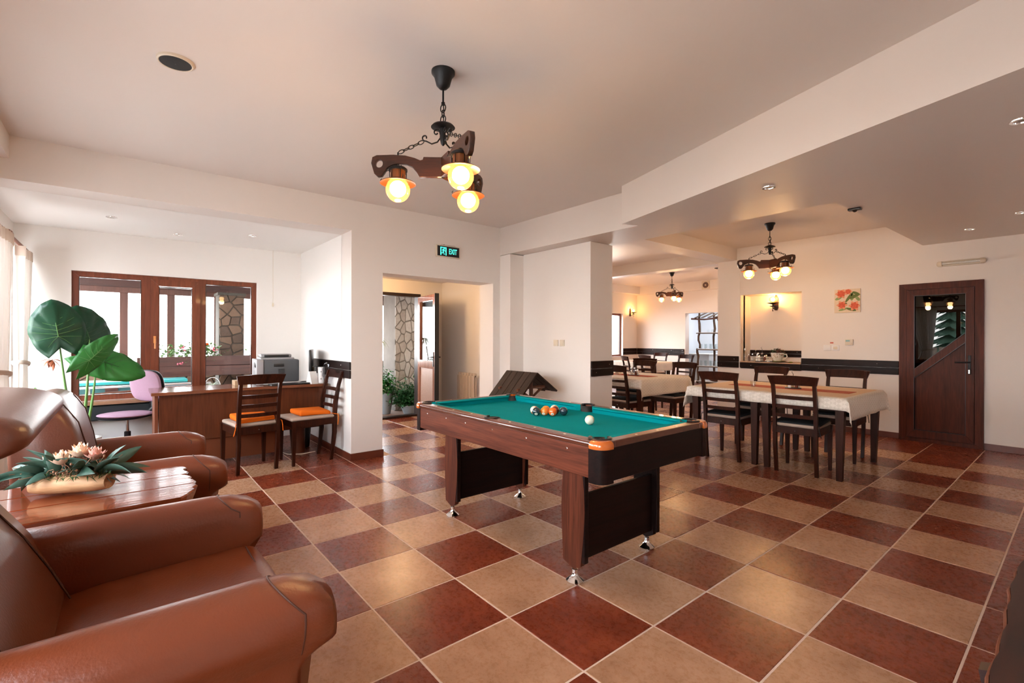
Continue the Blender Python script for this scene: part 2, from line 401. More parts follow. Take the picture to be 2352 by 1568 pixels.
    def grid(s, fn, nu, nv, M=None, thick=0):
        vs = [fn(i/nu, j/nv) for i in range(nu+1) for j in range(nv+1)]
        fs = [(i*(nv+1)+j, (i+1)*(nv+1)+j, (i+1)*(nv+1)+j+1, i*(nv+1)+j+1) for i in range(nu) for j in range(nv)]
        return s.raw(vs, fs, M)
    def build(s, name, m, parent=None, smooth=True, label=None, kind=None, loc=None, solid=0, subd=0, angle=40):
        bmesh.ops.recalc_face_normals(s.bm, faces=s.bm.faces[:])
        me = bpy.data.meshes.new(name); s.bm.to_mesh(me); s.bm.free()
        me.materials.append(m)
        if smooth:
            me.shade_smooth()
            try: me.set_sharp_from_angle(angle=R(angle))
            except Exception: pass
        o = bpy.data.objects.new(name, me); COL.objects.link(o)
        if parent is not None: o.parent = parent
        if loc: o.location = loc
        if label: o['label'] = label
        if kind: o['kind'] = kind
        if solid:
            md = o.modifiers.new('solid', 'SOLIDIFY'); md.thickness = solid; md.offset = 0
        if subd:
            md = o.modifiers.new('sub', 'SUBSURF'); md.levels = subd; md.render_levels = subd
        return o
def T(name, label, cat, loc=(0, 0, 0), rz=0, group=None, rot=None):
    o = bpy.data.objects.new(name, None); COL.objects.link(o)
    o.location = loc; o.rotation_euler = rot or (0, 0, rz)
    o.empty_display_size = .1
    o['label'] = label; o['category'] = cat
    if group: o['group'] = group
    return o
def tag(o, label, cat, group=None):
    o['label'] = label; o['category'] = cat
    if group: o['group'] = group
    return o
def S(name, b, m, parent=None, **k):
    o = b.build(name, m, parent, smooth=k.pop('smooth', False), **k)
    if parent is None: o['kind'] = 'structure'
    return o
def SE(name, loc=(0, 0, 0), rz=0):
    o = bpy.data.objects.new(name, None); COL.objects.link(o); o.location = loc; o.rotation_euler = (0, 0, rz); o['kind'] = 'structure'; return o
def dup(o, loc, rz, label=None, group=None, mats=None):
    def cp(x, par):
        c = x.copy(); COL.objects.link(c); c.parent = par
        for ch in list(x.children): cp(ch, c)
        return c
    r = cp(o, None); r.location = loc; r.rotation_euler = (0, 0, rz)
    if label: r['label'] = label
    if group: r['group'] = group
    return r
def wallgrid(b, x0, x1, z0, z1, y0, y1, holes=()):
    """axis-aligned wall in local coords, x along, y thickness, z up"""
    xs = sorted({x0, x1, *[h[0] for h in holes], *[h[1] for h in holes]}); zs = sorted({z0, z1, *[h[2] for h in holes], *[h[3] for h in holes]})
    xs = [x for x in xs if x0 <= x <= x1]; zs = [z for z in zs if z0 <= z <= z1]
    for i in range(len(xs)-1):
        for j in range(len(zs)-1):
            cx, cz = (xs[i]+xs[i+1])/2, (zs[j]+zs[j+1])/2
            if any(h[0] < cx < h[1] and h[2] < cz < h[3] for h in holes): continue
            b.box(xs[i], xs[i+1], y0, y1, zs[j], zs[j+1])
    return b
XZ = Matrix(((1, 0, 0, 0), (0, 0, 1, 0), (0, 1, 0, 0), (0, 0, 0, 1)))
def mframe(b, x0, x1, z0, z1, w, y0, y1, wb=None):
    """mitred rectangular frame in the XZ plane, y0..y1 deep; wb = bottom member height"""
    wb = wb or w; g = .0008
    M = Matrix(((1, 0, 0, 0), (0, 0, 1, y0), (0, 1, 0, 0), (0, 0, 0, 1)))
    for pl in ([(x0+g, z0), (x1-g, z0), (x1-w-g, z0+wb-g*0), (x0+w+g, z0+wb)], [(x0+w+g, z1-w), (x1-w-g, z1-w), (x1-g, z1), (x0+g, z1)],
               [(x0, z0+g), (x0+w, z0+wb+g), (x0+w, z1-w-g), (x0, z1-g)], [(x1-w, z0+wb+g), (x1, z0+g), (x1, z1-g), (x1-w, z1-w-g)]):
        b.prism(pl, y1-y0, M)
    return b

# ================================================================== STRUCTURE
ZC = 2.678
XR = 6.7
YD = 6.742
YW = -1.72          # inner face of the window wall
# ---- floor slab and tiles
b = B(); b.box(-2.16, XR, -2.0, 14.0, -.12, -.0016); b.box(-4.6, -2.16, 3.5, 14.0, -.12, -.0016)
floor = S('floor', b, GROUT)
tb = B(); h = .2222
tb.raw([(-h, -h, -.01), (h, -h, -.01), (h, h, -.01), (-h, h, -.01), (-h, -h, -.0025), (h, -h, -.0025), (h, h, -.0025), (-h, h, -.0025), (-h+.003, -h+.003, 0), (h-.003, -h+.003, 0), (h-.003, h-.003, 0), (-h+.003, h-.003, 0)],
       [(0, 1, 5, 4), (1, 2, 6, 5), (2, 3, 7, 6), (3, 0, 4, 7), (4, 5, 9, 8), (5, 6, 10, 9), (6, 7, 11, 10), (7, 4, 8, 11), (8, 9, 10, 11)])
tme = {}
o0 = tb.build('tile', T_LIGHT, floor, smooth=False); tme[1] = o0.data
o1 = o0.copy(); o1.data = o0.data.copy(); o1.data.materials[0] = T_DARK; tme[0] = o1.data
bpy.data.objects.remove(o1); bpy.data.objects.remove(o0)
fwv = Vector((-math.sin(YAW), math.cos(YAW), 0)); rtv = Vector((math.cos(YAW), math.sin(YAW), 0))
cells = []
for u in range(-10, 15):
    for v in range(-4, 31):
        x, y = (u+.5)*.45, (v+.5)*.45
        ok = (0 < x < 4.75 and -1.7 < y < YD) or (-1.79 < x < 0.1 and -1.7 < y < .92) or (-2.1 < x < .1 and 1.26 < y < 3.3) or (-4.0 < x < 1.3 and 3.5 < y < 12.2) or (1.2 < x < 4.75 and YD-.2 < y < YD)
        if not ok: continue
        q = Vector((x, y, 0)) - CAMP; d = q.dot(fwv); a = q.dot(rtv)
        if d < .4 or abs(a) > 1.12*d+.35: continue
        if 1256*.0011/d > 2 and (778+1.256*1091/d) > 1900: continue
        cells.append((d, u, v, x, y))
cells.sort()
restb = {0: B(), 1: B()}
for i, (d, u, v, x, y) in enumerate(cells):
    light = (u+v) % 2
    if v >= 13 and x > 1.0: light = 0
    if u >= 10: light = 0
    if (u, v) == (0, 1): light = 0
    if x < .1 and y < .92 and u < -1: light = 0
    if i < 300:
        t = bpy.data.objects.new('tile', tme[light]); COL.objects.link(t); t.parent = floor
        t.location = (x, y, random.uniform(-.0006, .0006))
    else:
        restb[light].box(x-h, x+h, y-h, y+h, -.01, 0)
for k in restb:
    if restb[k].bm.verts:
        restb[k].build('distant_tiles', (T_DARK, T_LIGHT)[k], floor, smooth=False, kind='stuff')

# ---- ceiling of the lounge
b = B(); b.raw([(-.29, -2.0, ZC), (XR, -2.0, ZC), (XR, 3.5, ZC), (-.29, 3.5, ZC), (-.29, -2.0, ZC+.12), (XR, -2.0, ZC+.12), (XR, 3.5, ZC+.12), (-.29, 3.5, ZC+.12)],
               [(0, 1, 2, 3), (7, 6, 5, 4), (0, 4, 5, 1), (1, 5, 6, 2), (2, 6, 7, 3), (3, 7, 4, 0)])
S('ceiling', b, CEIL)
# ---- wall with the office bay opening and hallway doorway (plane X=0)
b = B(); b.M = Matrix(((0, 1, 0, 0), (1, 0, 0, 0), (0, 0, 1, 0), (0, 0, 0, 1)))
wallgrid(b, YW, 2.846, 0, ZC, -.29, 0, [(YW, .914, 0, 2.37), (1.254, 2.736, 0, 1.962)])
S('wall_back', b, WALL)
# ---- office bay
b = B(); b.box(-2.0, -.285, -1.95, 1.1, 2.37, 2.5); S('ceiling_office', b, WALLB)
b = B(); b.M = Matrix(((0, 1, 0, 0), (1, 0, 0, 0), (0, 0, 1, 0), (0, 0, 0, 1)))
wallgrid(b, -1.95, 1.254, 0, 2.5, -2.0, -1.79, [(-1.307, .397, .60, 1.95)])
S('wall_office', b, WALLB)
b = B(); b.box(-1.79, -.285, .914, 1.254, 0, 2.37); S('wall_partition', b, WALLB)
# ---- window wall (bay and lounge), windows from the office to behind the camera
wins = [(-1.68, -.10, .50, 2.14), (.30, 1.95, .67, 2.02), (2.15, 3.85, .67, 2.02), (4.3, 5.4, .67, 2.02)]
b = B(); wallgrid(b, -2.0, XR, 0, 2.8, YW-.22, YW, wins); S('wall_left', b, WALL)
b = B(); b.box(0, XR, YW-.2, -1.52, 2.516, ZC+.01); S('trim_1', b, WALL)
b = B(); b.box(XR, XR+.2, -2, YD+.2, 0, 2.9); S('wall_right', b, WALL)
# ---- recess wall and pillar
b = B(); b.box(-.285, .207, 2.847, 3.44, 0, 2.321); b.box(.207, 1.333, 3.066, 3.44, 0, 2.33)
S('wall_recess', b, WALL)
# ---- dropped ceiling with its own slightly sloping underside and the skewed beam
def zs(x, y): return 2.326 + max(0, y-2.846)*.0252
def slab(b, poly, fixed={}, ztop=2.95):
    n = len(poly); lo = [(x, y, fixed.get(i, zs(x, y))) for i, (x, y) in enumerate(poly)]; hi = [(x, y, ztop) for x, y in poly]
    tris = mgeo.tessellate_polygon([[Vector((x, y, 0)) for x, y in poly]])
    b.raw(lo+hi, [tuple(t) for t in tris]+[tuple(i+n for i in t) for t in tris]+[(i, (i+1) % n, n+(i+1) % n, n+i) for i in range(n)])
b = B()
slab(b, [(2.112, 2.846), (2.05, 2.68), (XR, 1.155), (XR, 2.846)])
slab(b, [(-.29, 2.846), (XR, 2.846), (XR, 3.44), (3.538, 3.44), (1.2, 3.50), (-.29, 3.52)])
slab(b, [(3.538, 3.44), (XR, 3.44), (XR, YD+.1), (3.496, YD+.1)])
b.box(.89, 1.2, 3.45, YD+.01, 2.53, 2.95)
lower = S('ceiling_lowered', b, CEIL)
b = B(); b.box(1.15, 3.6, 3.4, YD+.1, 2.72, 2.85); S('ceiling_dining', b, CEIL)
b = B(); b.box(-4.4, .95, 3.44, YD+.05, 2.72, 2.85); b.box(-4.4, .90, YD, YD+.24, 2.515, 2.96); S('ceiling_side', b, CEIL)
b = B(); b.box(-4.6, 1.25, YD+.1, 11.6, 2.85, 2.95); S('ceiling_far', b, CEIL)
# ---- door wall with niche
NX0, NX1 = 1.261, 2.142
b = B(); wallgrid(b, .885, XR, 0, 2.9, YD, YD+.15, [(NX0, NX1, .80, 1.965), (3.272, 4.04, 0, 1.955)])
b.box(NX0-.05, NX1+.05, YD+.35, YD+.45, .7, 2.1); b.box(NX0-.05, NX0, YD+.1, YD+.4, .7, 2.1); b.box(NX1, NX1+.05, YD+.1, YD+.4, .7, 2.1)
b.box(NX0-.05, NX1+.05, YD+.1, YD+.4, 1.965, 2.1); b.box(NX0-.05, NX1+.05, YD+.1, YD+.4, .7, .80)
S('wall_dining', b, WALL)
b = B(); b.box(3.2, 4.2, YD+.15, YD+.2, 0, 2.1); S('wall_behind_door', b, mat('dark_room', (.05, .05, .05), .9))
# ---- far side room
b = B(); b.M = Matrix(((0, 1, 0, 0), (1, 0, 0, 0), (0, 0, 1, 0), (0, 0, 0, 1)))
wallgrid(b, 3.35, 11.5, 0, 2.95, -4.25, -4.02, [(9.2, 10.62, .75, 2.02), (5.2, 8.3, .75, 2.02)])
S('wall_side_room', b, WALL)
b = B(); wallgrid(b, -4.2, 1.4, 0, 2.95, 11.3, 11.5, [(-2.40, -.9, 0, 1.99)])
b.box(-4.02, 1.2, 11.22, 11.3, 2.60, 2.86); S('wall_far', b, WALL)
b = B(); b.box(-4.02, -3.86, YD+.25, 11.22, 2.62, 2.86); S('trim_2', b, WALL)
b = B(); b.box(.885, 1.05, YD+.14, 11.4, 0, 2.95); S('wall_side_right', b, WALL)
b = B(); b.box(-4.2, -.29, 3.35, 3.45, 0, 2.75); S('wall_hall_side', b, WALL)
# kitchen
KW = mat('kitchen_white', (.78, .80, .83), .6)
b = B(); b.box(-3.4, 0.3, 13.9, 14.0, 0, 2.8); b.box(-3.5, -3.4, 11.5, 14, 0, 2.8); b.box(.3, .4, 11.5, 14, 0, 2.8); S('wall_kitchen', b, KW)
b = B(); b.box(-3.5, .4, 11.5, 14, 2.8, 2.9); S('ceiling_kitchen', b, KW)
kl = bpy.data.lights.new('kitchen_standin_light', 'AREA'); kl.shape = 'RECTANGLE'; kl.size = 1.2; kl.size_y = .3; kl.energy = 32; kl.color = (.85, .92, 1)  # unseen area lamp standing in for the kitchen's window light
ko = bpy.data.objects.new('kitchen_standin_light', kl); COL.objects.link(ko); ko.location = (-1.6, 12.6, 2.76)
# ---- hallway
HX = -2.16
b = B(); b.M = Matrix(((0, 1, 0, 0), (1, 0, 0, 0), (0, 0, 1, 0), (0, 0, 0, 1)))
wallgrid(b, 1.1, 3.45, 0, 2.4, HX-.12, HX, [(1.9, 2.87, 0, 1.985)])
S('wall_hall_end', b, WALL)
b = B(); b.box(HX, -.28, 1.15, 3.4, 2.195, 2.35); S('ceiling_hall', b, CEIL)
b = B(); b.box(HX, -.28, 3.28, 3.36, 0, 2.25); S('wall_hall', b, WALL)

# ---- skirtings
def skirt(name, pts, side=1, hgt=.075):
    p = SE(name)
    for (x0, y0), (x1, y1) in zip(pts[:-1], pts[1:]):
        L_ = math.hypot(x1-x0, y1-y0); nn = max(1, round(L_/.45)); a = math.atan2(y1-y0, x1-x0)
        for k in range(nn):
            bb = B(); bb.box(k*L_/nn+.0015, (k+1)*L_/nn-.0015, -.001, side*.012, 0, hgt, .002, seg=1)
            bb.build('skirting_tile', SKIRT, p, smooth=False).matrix_local = Tm(x0, y0, 0) @ Rz(a)
skirt('baseboard_partition', [(-1.79, .914), (0.012, .914)], -1)
skirt('baseboard_pillar', [(0, .905), (0, 1.266)], -1)
skirt('baseboard_dining', [(1.57, YD), (3.27, YD)], -1)
skirt('baseboard_right', [(4.04, YD), (6.0, YD)], -1)
skirt('baseboard_recess', [(.207, 3.066), (1.333, 3.066), (1.333, 3.44)], -1)
skirt('baseboard_back', [(0, 2.736), (0, 2.846), (.207, 2.846)], -1)

# ---- plank bands on the walls (each board is a part)
def band(name, x0, x1, y, z0, z1, along='x', rows=2, off=.02, cuts=None):
    p = SE(name); hgt = (z1-z0)/rows
    cuts = cuts or [[] for _ in range(rows)]
    for r in range(rows):
        xs = [x0]+cuts[r]+[x1]
        for i in range(len(xs)-1):
            bb = B()
            if along == 'x': bb.box(xs[i]+.001, xs[i+1]-.001, y-off, y, z0+r*hgt+.002, z0+(r+1)*hgt-.002, .004, seg=1)
            else: bb.box(y, y+off, xs[i]+.001, xs[i+1]-.001, z0+r*hgt+.002, z0+(r+1)*hgt-.002, .004, seg=1)
            pl = bb.build('plank', BAND if along == 'x' else BANDY, p, smooth=False)
            sx = (xs[i]+xs[i+1])/2 + (xs[i+1]-xs[i])*.3*(1 if r else -1)
            sb = B()
            Ms = (Tm(sx, y-off, z0+(r+.5)*hgt) @ Rx(R(90))) if along == 'x' else (Tm(y+off, sx, z0+(r+.5)*hgt) @ Ry(R(90)))
            sb.lathe([(.005, 0), (.004, .002), (.001, .003)], Ms, 8); sb.build('screw', CHROME, pl)
band('trim_3', NX1, 3.268, YD, .81, .99)
band('trim_4', NX0-.005, NX1+.0, YD, .812, .895, rows=1, off=.022)
band('trim_5', .886, 1.238, YD, .805, .992)
band('trim_6', 3.07, 3.445, 1.333, .845, 1.017, 'y')
band('trim_7', -1.2, -.002, .914, .842, 1.018)
band('trim_8', NX0, NX1, YD+.35, .985, 1.09)
band('trim_9', -4.0, -2.42, 11.3, .80, .99, cuts=[[-3.0], [-3.3, -2.7]])
band('trim_10', 10.62, 11.28, -4.02, .80, .99, 'y')
# niche counter
b = B(); b.box(NX0+.001, NX1-.001, YD-.03, YD+.35, .897, .915, .003); S('trim_11', b, mat('niche_counter', (.48, .33, .22), .4))
# power strip line and conduit on the walls
b = B(); b.box(1.238, 1.252, YD-.008, YD+.002, .995, 2.72); S('trim_12', b, WALL)

# ================================================================== WINDOWS
def window(name, M, w, z0, z1, mull, sash=None, fw=.055, handle=None, mt=None, depth=.06):
    """local x 0..w, y depth, z up"""
    mt = mt or WIN
    root = SE(name); root.matrix_world = M
    b = B(); mframe(b, 0, w, z0, z1, fw, 0, depth)
    for m_ in mull: b.box(m_[0], m_[1], 0.001, depth-.001, z0+fw, z1-fw)
    b.build('window_frame', mt, root, smooth=False)
    edges = [fw]+[e for m_ in mull for e in m_]+[w-fw]
    for i in range(0, len(edges), 2):
        x0, x1 = edges[i], edges[i+1]; za, zb_ = z0+fw, z1-fw
        if sash and i//2 in sash:
            s_ = .062; bb = B()
            mframe(bb, x0-.012, x1+.012, za-.02, zb_+.02, s_+.012, -.018, depth-.012)
            sa = bb.build('sash', mt, root, smooth=False)
            if handle == i//2:
                hb = B(); hb.box(x0+.012, x0+.037, -.03, -.018, 1.2, 1.28, .003); hb.tube([(x0+.025, -.03, 1.25), (x0+.025, -.05, 1.25), (x0+.025, -.055, 1.14)], .008); hb.build('handle', AMBER, sa)
            x0 += s_; x1 -= s_; za += s_; zb_ -= s_
        p = B(); p.box(x0-.01, x1+.01, depth*.45, depth*.45+.006, za-.01, zb_+.01); p.build('pane', PANE, root, smooth=False)
        g = B()
        for c in ((x0, x0+.006, za, zb_), (x1-.006, x1, za, zb_), (x0, x1, za, za+.006), (x0, x1, zb_-.006, zb_)): g.box(c[0], c[1], -.0, .02, c[2], c[3])
        g.build('gasket', BLACKP, root, smooth=False)
    return root
# office window: looks to -X ; local x -> +Y, local y(depth) -> -X
Moff = Matrix(((0, -1, 0, -1.83), (1, 0, 0, -1.307), (0, 0, 1, 0), (0, 0, 0, 1)))
window('window_1', Moff, 1.704, .60, 1.95, [(.565, .66), (1.095, 1.165)], sash=[1], handle=1)
b = B(); b.box(-1.84, -1.66, -1.35, .44, .565, .60, .004); S('trim_13', b, mat('sill_tile', (.30, .16, .09), .3, var=.2))
# dark shelf under the sill (covered radiator pipe box)
b = B(); b.box(-1.79, -1.69, -1.4, .6, .40, .55, .01); S('trim_14', b, mat('dark_box', (.012, .018, .022), .5))
for i, (x0, x1, z0, z1) in enumerate(wins):
    M = Matrix(((-1, 0, 0, x1), (0, -1, 0, YW-.06), (0, 0, 1, 0), (0, 0, 0, 1)))
    wd = x1-x0; k = 1 if wd < 1.3 else (2 if wd < 2 else 3)
    window('window_%d' % (i+2), M, wd, z0, z1, [(wd*(j+1)/(k+1)-.035, wd*(j+1)/(k+1)+.035) for j in range(k)])
# side room windows
for i, (y0, y1) in enumerate([(9.2, 10.62), (5.2, 8.3)]):
    M = Matrix(((0, -1, 0, -4.1), (1, 0, 0, y0), (0, 0, 1, 0), (0, 0, 0, 1)))
    window('window_%d' % (i+6), M, y1-y0, .75, 2.02, [((y1-y0)/2-.04, (y1-y0)/2+.04)])

# ---- glazed door in the dining wall
door = SE('door_1', (3.272, YD-.03, 0)); W, H = .768, 1.955
b = B(); f = .075
mframe(b, 0, W, 0, H, f, 0, .09, .05)
b.build('door_frame', DOORW, door, smooth=False)
b = B(); a0, a1, c0, c1 = f+.004, W-f-.004, .054, H-f-.004; s_ = .075
mframe(b, a0, a1, c0, c1, s_, -.012, .05, s_+.02)
zl, zr = .84, 1.285
b.prism([(a0+s_-.01, zl-.055), (a1-s_+.01, zr-.055), (a1-s_+.01, zr+.055), (a0+s_-.01, zl+.055)], .058, Matrix(((1, 0, 0, 0), (0, 0, 1, -.010), (0, 1, 0, 0), (0, 0, 0, 1))))
b.build('door_leaf', DOORW, door, smooth=False)
MY = Matrix(((1, 0, 0, 0), (0, 0, 1, .018), (0, 1, 0, 0), (0, 0, 0, 1)))
b = B(); b.prism([(a0+s_-.01, zl+.05), (a1-s_+.01, zr+.05), (a1-s_+.01, c1-s_+.01), (a0+s_-.01, c1-s_+.01)], .006, MY); b.build('pane', PANED, door, smooth=False)
b = B(); b.prism([(a0+s_-.01, c0+.07), (a1-s_+.01, c0+.07), (a1-s_+.01, zr-.05), (a0+s_-.01, zl-.05)], .02, MY); b.build('door_panel', DOORW, door, smooth=False)
b = B(); b.box(a0+s_-.004, a0+s_, -.013, .02, c0+s_, c1-s_); b.box(a1-s_, a1-s_+.004, -.013, .02, c0+s_, c1-s_); b.box(a0+s_, a1-s_, -.013, .02, c1-s_, c1-s_+.004); b.box(a0+s_, a1-s_, -.013, .02, c0+s_+.016, c0+s_+.02)
for dz in (-.058, .055): b.prism([(a0+s_, zl+dz), (a1-s_, zr+dz), (a1-s_, zr+dz+.005), (a0+s_, zl+dz+.005)], .01, Matrix(((1, 0, 0, 0), (0, 0, 1, -.0135), (0, 1, 0, 0), (0, 0, 0, 1))))
b.build('gasket', BLACKP, door, smooth=False)
b = B(); b.box(a1-.052, a1-.024, -.022, -.012, .86, 1.08, .003); b.tube([(a1-.038, -.02, 1.0), (a1-.038, -.055, 1.0), (a1-.16, -.055, .995)], .009)
hd = b.build('handle', IRON, door)
b = B(); b.lathe([(.010, 0), (.010, .02)], Tm(a1-.038, -.02, .91) @ Rx(R(90)), 12); b.tube([(a1-.038, -.045, .91), (a1-.038, -.047, .87)], .008, 6); b.build('key', CHROME, hd)

# ---- hallway outer doorway: frame and open leaf
fr = SE('door_2', (HX, 0, 0))
b = B(); y0, y1, zt = 1.9, 2.87, 1.985
b.M = Matrix(((0, 1, 0, 0), (1, 0, 0, 0), (0, 0, 1, 0), (0, 0, 0, 1))); mframe(b, y0, y1, -.01, zt, .05, -.1, .02, .04)
b.build('door_frame', mat('dark_door_frame', (.018, .008, .006), .35), fr, smooth=False)
leaf = SE('door_3', (HX+.03, 2.845, 0), math.atan2(-.11, .735))
W, H = .74, 1.93; b = B(); s_ = .085
WOODL = wood('door_leaf_wood', (.20, .075, .045), (.33, .14, .09), 5, .2, coat=.6)
mframe(b, 0, W, .03, H, s_, -.03, .03, .11); b.box(s_, W-s_, -.029, .029, .80, .92)
b.build('door_leaf', WOODL, leaf, smooth=False)
b = B(); b.box(s_-.01, W-s_+.01, -.004, .004, .91, H-s_+.01); b.build('pane', glass('hall_door_glass', (.8, .82, .82), .15), leaf, smooth=False)
b = B(); b.box(s_-.01, W-s_+.01, -.012, .012, .13, .81); b.build('door_panel', mat('beaded_panel', (.36, .22, .16), .4, bump=1.0, bscale=120, var=.2, vscale=60), leaf, smooth=False)
b = B(); b.box(W-.002, W+.008, -.034, .034, .03, H+.01); b.box(-.0, W, .03, .036, .03, H); b.build('door_edge', BLACKP, leaf, smooth=False)
b = B()
for sg in (-1, 1):
    b.box(W-.06, W-.035, sg*.03, sg*.04, .84, 1.06); b.tube([(W-.045, sg*.035, .98), (W-.045, sg*.075, .98), (W-.16, sg*.08, .975)], .009)
b.build('handle', IRON, leaf)

# ================================================================== POOL TABLE
PX0, PX1, PY0, PY1, PZ = 1.665, 3.425, .762, 1.705, .79
pt = T('pool_table', 'pool table with turquoise felt, brown laminate sides and chrome feet', 'pool table', ((PX0+PX1)/2, (PY0+PY1)/2, 0))
LX, LY = (PX1-PX0)/2, (PY1-PY0)/2
zt, zbp = PZ-.012, .615
b = B(); b.box(-LX+.035, LX-.05, -LY, -LY+.03, zbp, zt-.02, .003); b.build('side_panel', POOLW, pt, smooth=False, label='reddish brown laminate long side')
b = B(); b.box(-LX+.035, LX-.05, LY-.03, LY, zbp, zt-.02, .003); b.build('side_panel', POOLW, pt, smooth=False, label='reddish brown laminate long side')
b = B(); b.box(LX-.03, LX, -LY+.05, LY-.05, zbp-.01, zt-.02, .003); b.build('end_panel', POOLD, pt, smooth=False, label='almost black laminate end')
b = B(); b.box(-LX, -LX+.03, -LY+.05, LY-.05, zbp, zt-.02, .003); b.build('end_panel', POOLD, pt, smooth=False, label='almost black laminate end')
b = B(); b.box(-LX+.03, LX-.03, -LY+.03, LY-.03, zbp+.02, .735); b.build('frame', POOLD, pt, smooth=False)
# corner posts and orange caps
for sx in (-1, 1):
    for sy in (-1, 1):
        rr = .052; cx_, cy_ = sx*(LX-rr+.003), sy*(LY-rr+.003)
        pl = [(rr*math.cos(a), rr*math.sin(a)) for a in [PI/2*k/8 for k in range(9)]] + [(0-.02, rr), (-.02, -.02), (rr, -.02)]
        pl = [(x, y) for x, y in pl]
        bb = B(); Mq = Tm(cx_, cy_, 0) @ Matrix.Diagonal((sx, sy, 1, 1))
        bb.prism([(rr*math.cos(PI/2*k/8), rr*math.sin(PI/2*k/8)) for k in range(9)] + [(-.03, rr), (-.03, -.03), (rr, -.03)], PZ-.035-(zbp-.02), Mq @ Tm(0, 0, zbp-.02))
        bb.build('corner_post', POOLD, pt, angle=50)
        bb = B(); r2 = rr+.006
        prof = [(0.0, 1.0), (.012, 1.02), (.024, .96), (.032, .8)]
        base = [(r2*math.cos(PI/2*k/8), r2*math.sin(PI/2*k/8)) for k in range(9)] + [(-.022, r2), (-.022, -.022), (r2, -.022)]
        vs = []; fs = []; nb = len(base)
        for z_, s2 in prof: vs += [(x*s2, y*s2, PZ-.036+z_*1.15) for x, y in base]
        for i in range(len(prof)-1): fs += [(i*nb+k, i*nb+(k+1) % nb, (i+1)*nb+(k+1) % nb, (i+1)*nb+k) for k in range(nb)]
        fs.append(tuple(range((len(prof)-1)*nb, len(prof)*nb)))
        bb.raw(vs, fs, Mq); bb.build('corner_cap', ORANGEC, pt, label='glossy orange corner cap')
# rails: one ring of wood, cushions of felt
RW = .062; b = B()
for sy in (-1, 1):
    for x0, x1 in ((-LX+.085, -.052), (.052, LX-.085)):
        y0, y1 = sorted((sy*(LY-.004), sy*(LY-RW))); b.box(x0, x1, y0, y1, zt-.026, PZ-.002, .005)
    y0, y1 = sorted((sy*(LY-.002), sy*(LY-.026))); b.box(-.06, .06, y0, y1, zt-.026, PZ-.002, .005)
    for sx in (-1, 1):
        y0, y1 = sorted((sy*(LY-.002), sy*(LY-.03))); x0, x1 = sorted((sx*(LX-.10), sx*(LX-.045))); b.box(x0, x1, y0, y1, zt-.026, PZ-.002, .004)
        y0, y1 = sorted((sy*(LY-.10), sy*(LY-.045))); x0, x1 = sorted((sx*(LX-.002), sx*(LX-.03))); b.box(x0, x1, y0, y1, zt-.026, PZ-.002, .004)
for sx in (-1, 1):
    x0, x1 = sorted((sx*(LX-.004), sx*(LX-RW))); b.box(x0, x1, -LY+.085, LY-.085, zt-.026, PZ-.002, .005)
b.build('rail', RAIL, pt, smooth=False)
MOULD = wood('moulding', (.06, .018, .010), (.11, .035, .019), 6, .14, stretch=(.07, 1, 1), coat=.4)
for sy in (-1, 1):
    b = B(); b.tube([(-LX+.05, sy*(LY-.002), PZ-.020), (LX-.05, sy*(LY-.002), PZ-.020)], .014, 12, flat=(.45, 1.0)); b.build('edge_moulding', MOULD, pt)
def cushion(p0, p1, nrm):
    """p0->p1 along the rail outer line, nrm to the inside"""
    bb = B(); d = Vector(p1)-Vector(p0); L_ = d.length; d.normalize(); nn = Vector(nrm)
    prof = [(0, .745), (.018, .745), (.026, .768), (.042, .779), (.042, .784), (.0, .7875)]
    for e in (0, 1):
        pass
    ring = []
    for t_, cut in ((0, 1), (L_, -1)):
        r_ = []
        for a, z_ in prof:
            off = a*1.1*cut
            q = Vector(p0)+d*(t_+off)+nn*a; r_.append((q.x, q.y, z_))
        ring += r_
    k = len(prof)
    bb.raw(ring, [(i, (i+1) % k, k+(i+1) % k, k+i) for i in range(k)]+[tuple(range(k)), tuple(reversed(range(k, 2*k)))])
    return bb.build('cushion', FELT, pt, smooth=False)
yi = LY-RW; xi = LX-RW
for sy in (-1, 1):
    for x0, x1 in ((-xi+.035, -.055), (.055, xi-.035)): cushion((x0, sy*yi), (x1, sy*yi), (0, -sy))
for sx in (-1, 1): cushion((sx*xi, -yi+.035), (sx*xi, yi-.035), (-sx, 0))
b = B(); b.box(-xi-.0, xi+.0, -yi, yi, .735, .745); b.build('playing_surface', FELT, pt, smooth=False)
# sights
b = B()
for sy in (-1, 1):
    for x in [-.62, -.40, -.19, .19, .40, .62]: b.lathe([(.008, 0), (.006, .0025)], Tm(x, sy*(LY-.028), PZ-.003), 10)
for sx in (-1, 1):
    for y in (-.18, 0, .18): b.lathe([(.008, 0), (.006, .0025)], Tm(sx*(LX-.028), y, PZ-.003), 10)
b.build('sights', CREAM, pt, kind='stuff')
b = B()
for x in [-.70, -.45, -.22, .06, .36, .66]: b.lathe([(.006, 0), (.004, .002)], Tm(x, -LY, PZ-.062) @ Rx(R(90)), 8)
b.build('screws', CHROME, pt, kind='stuff')
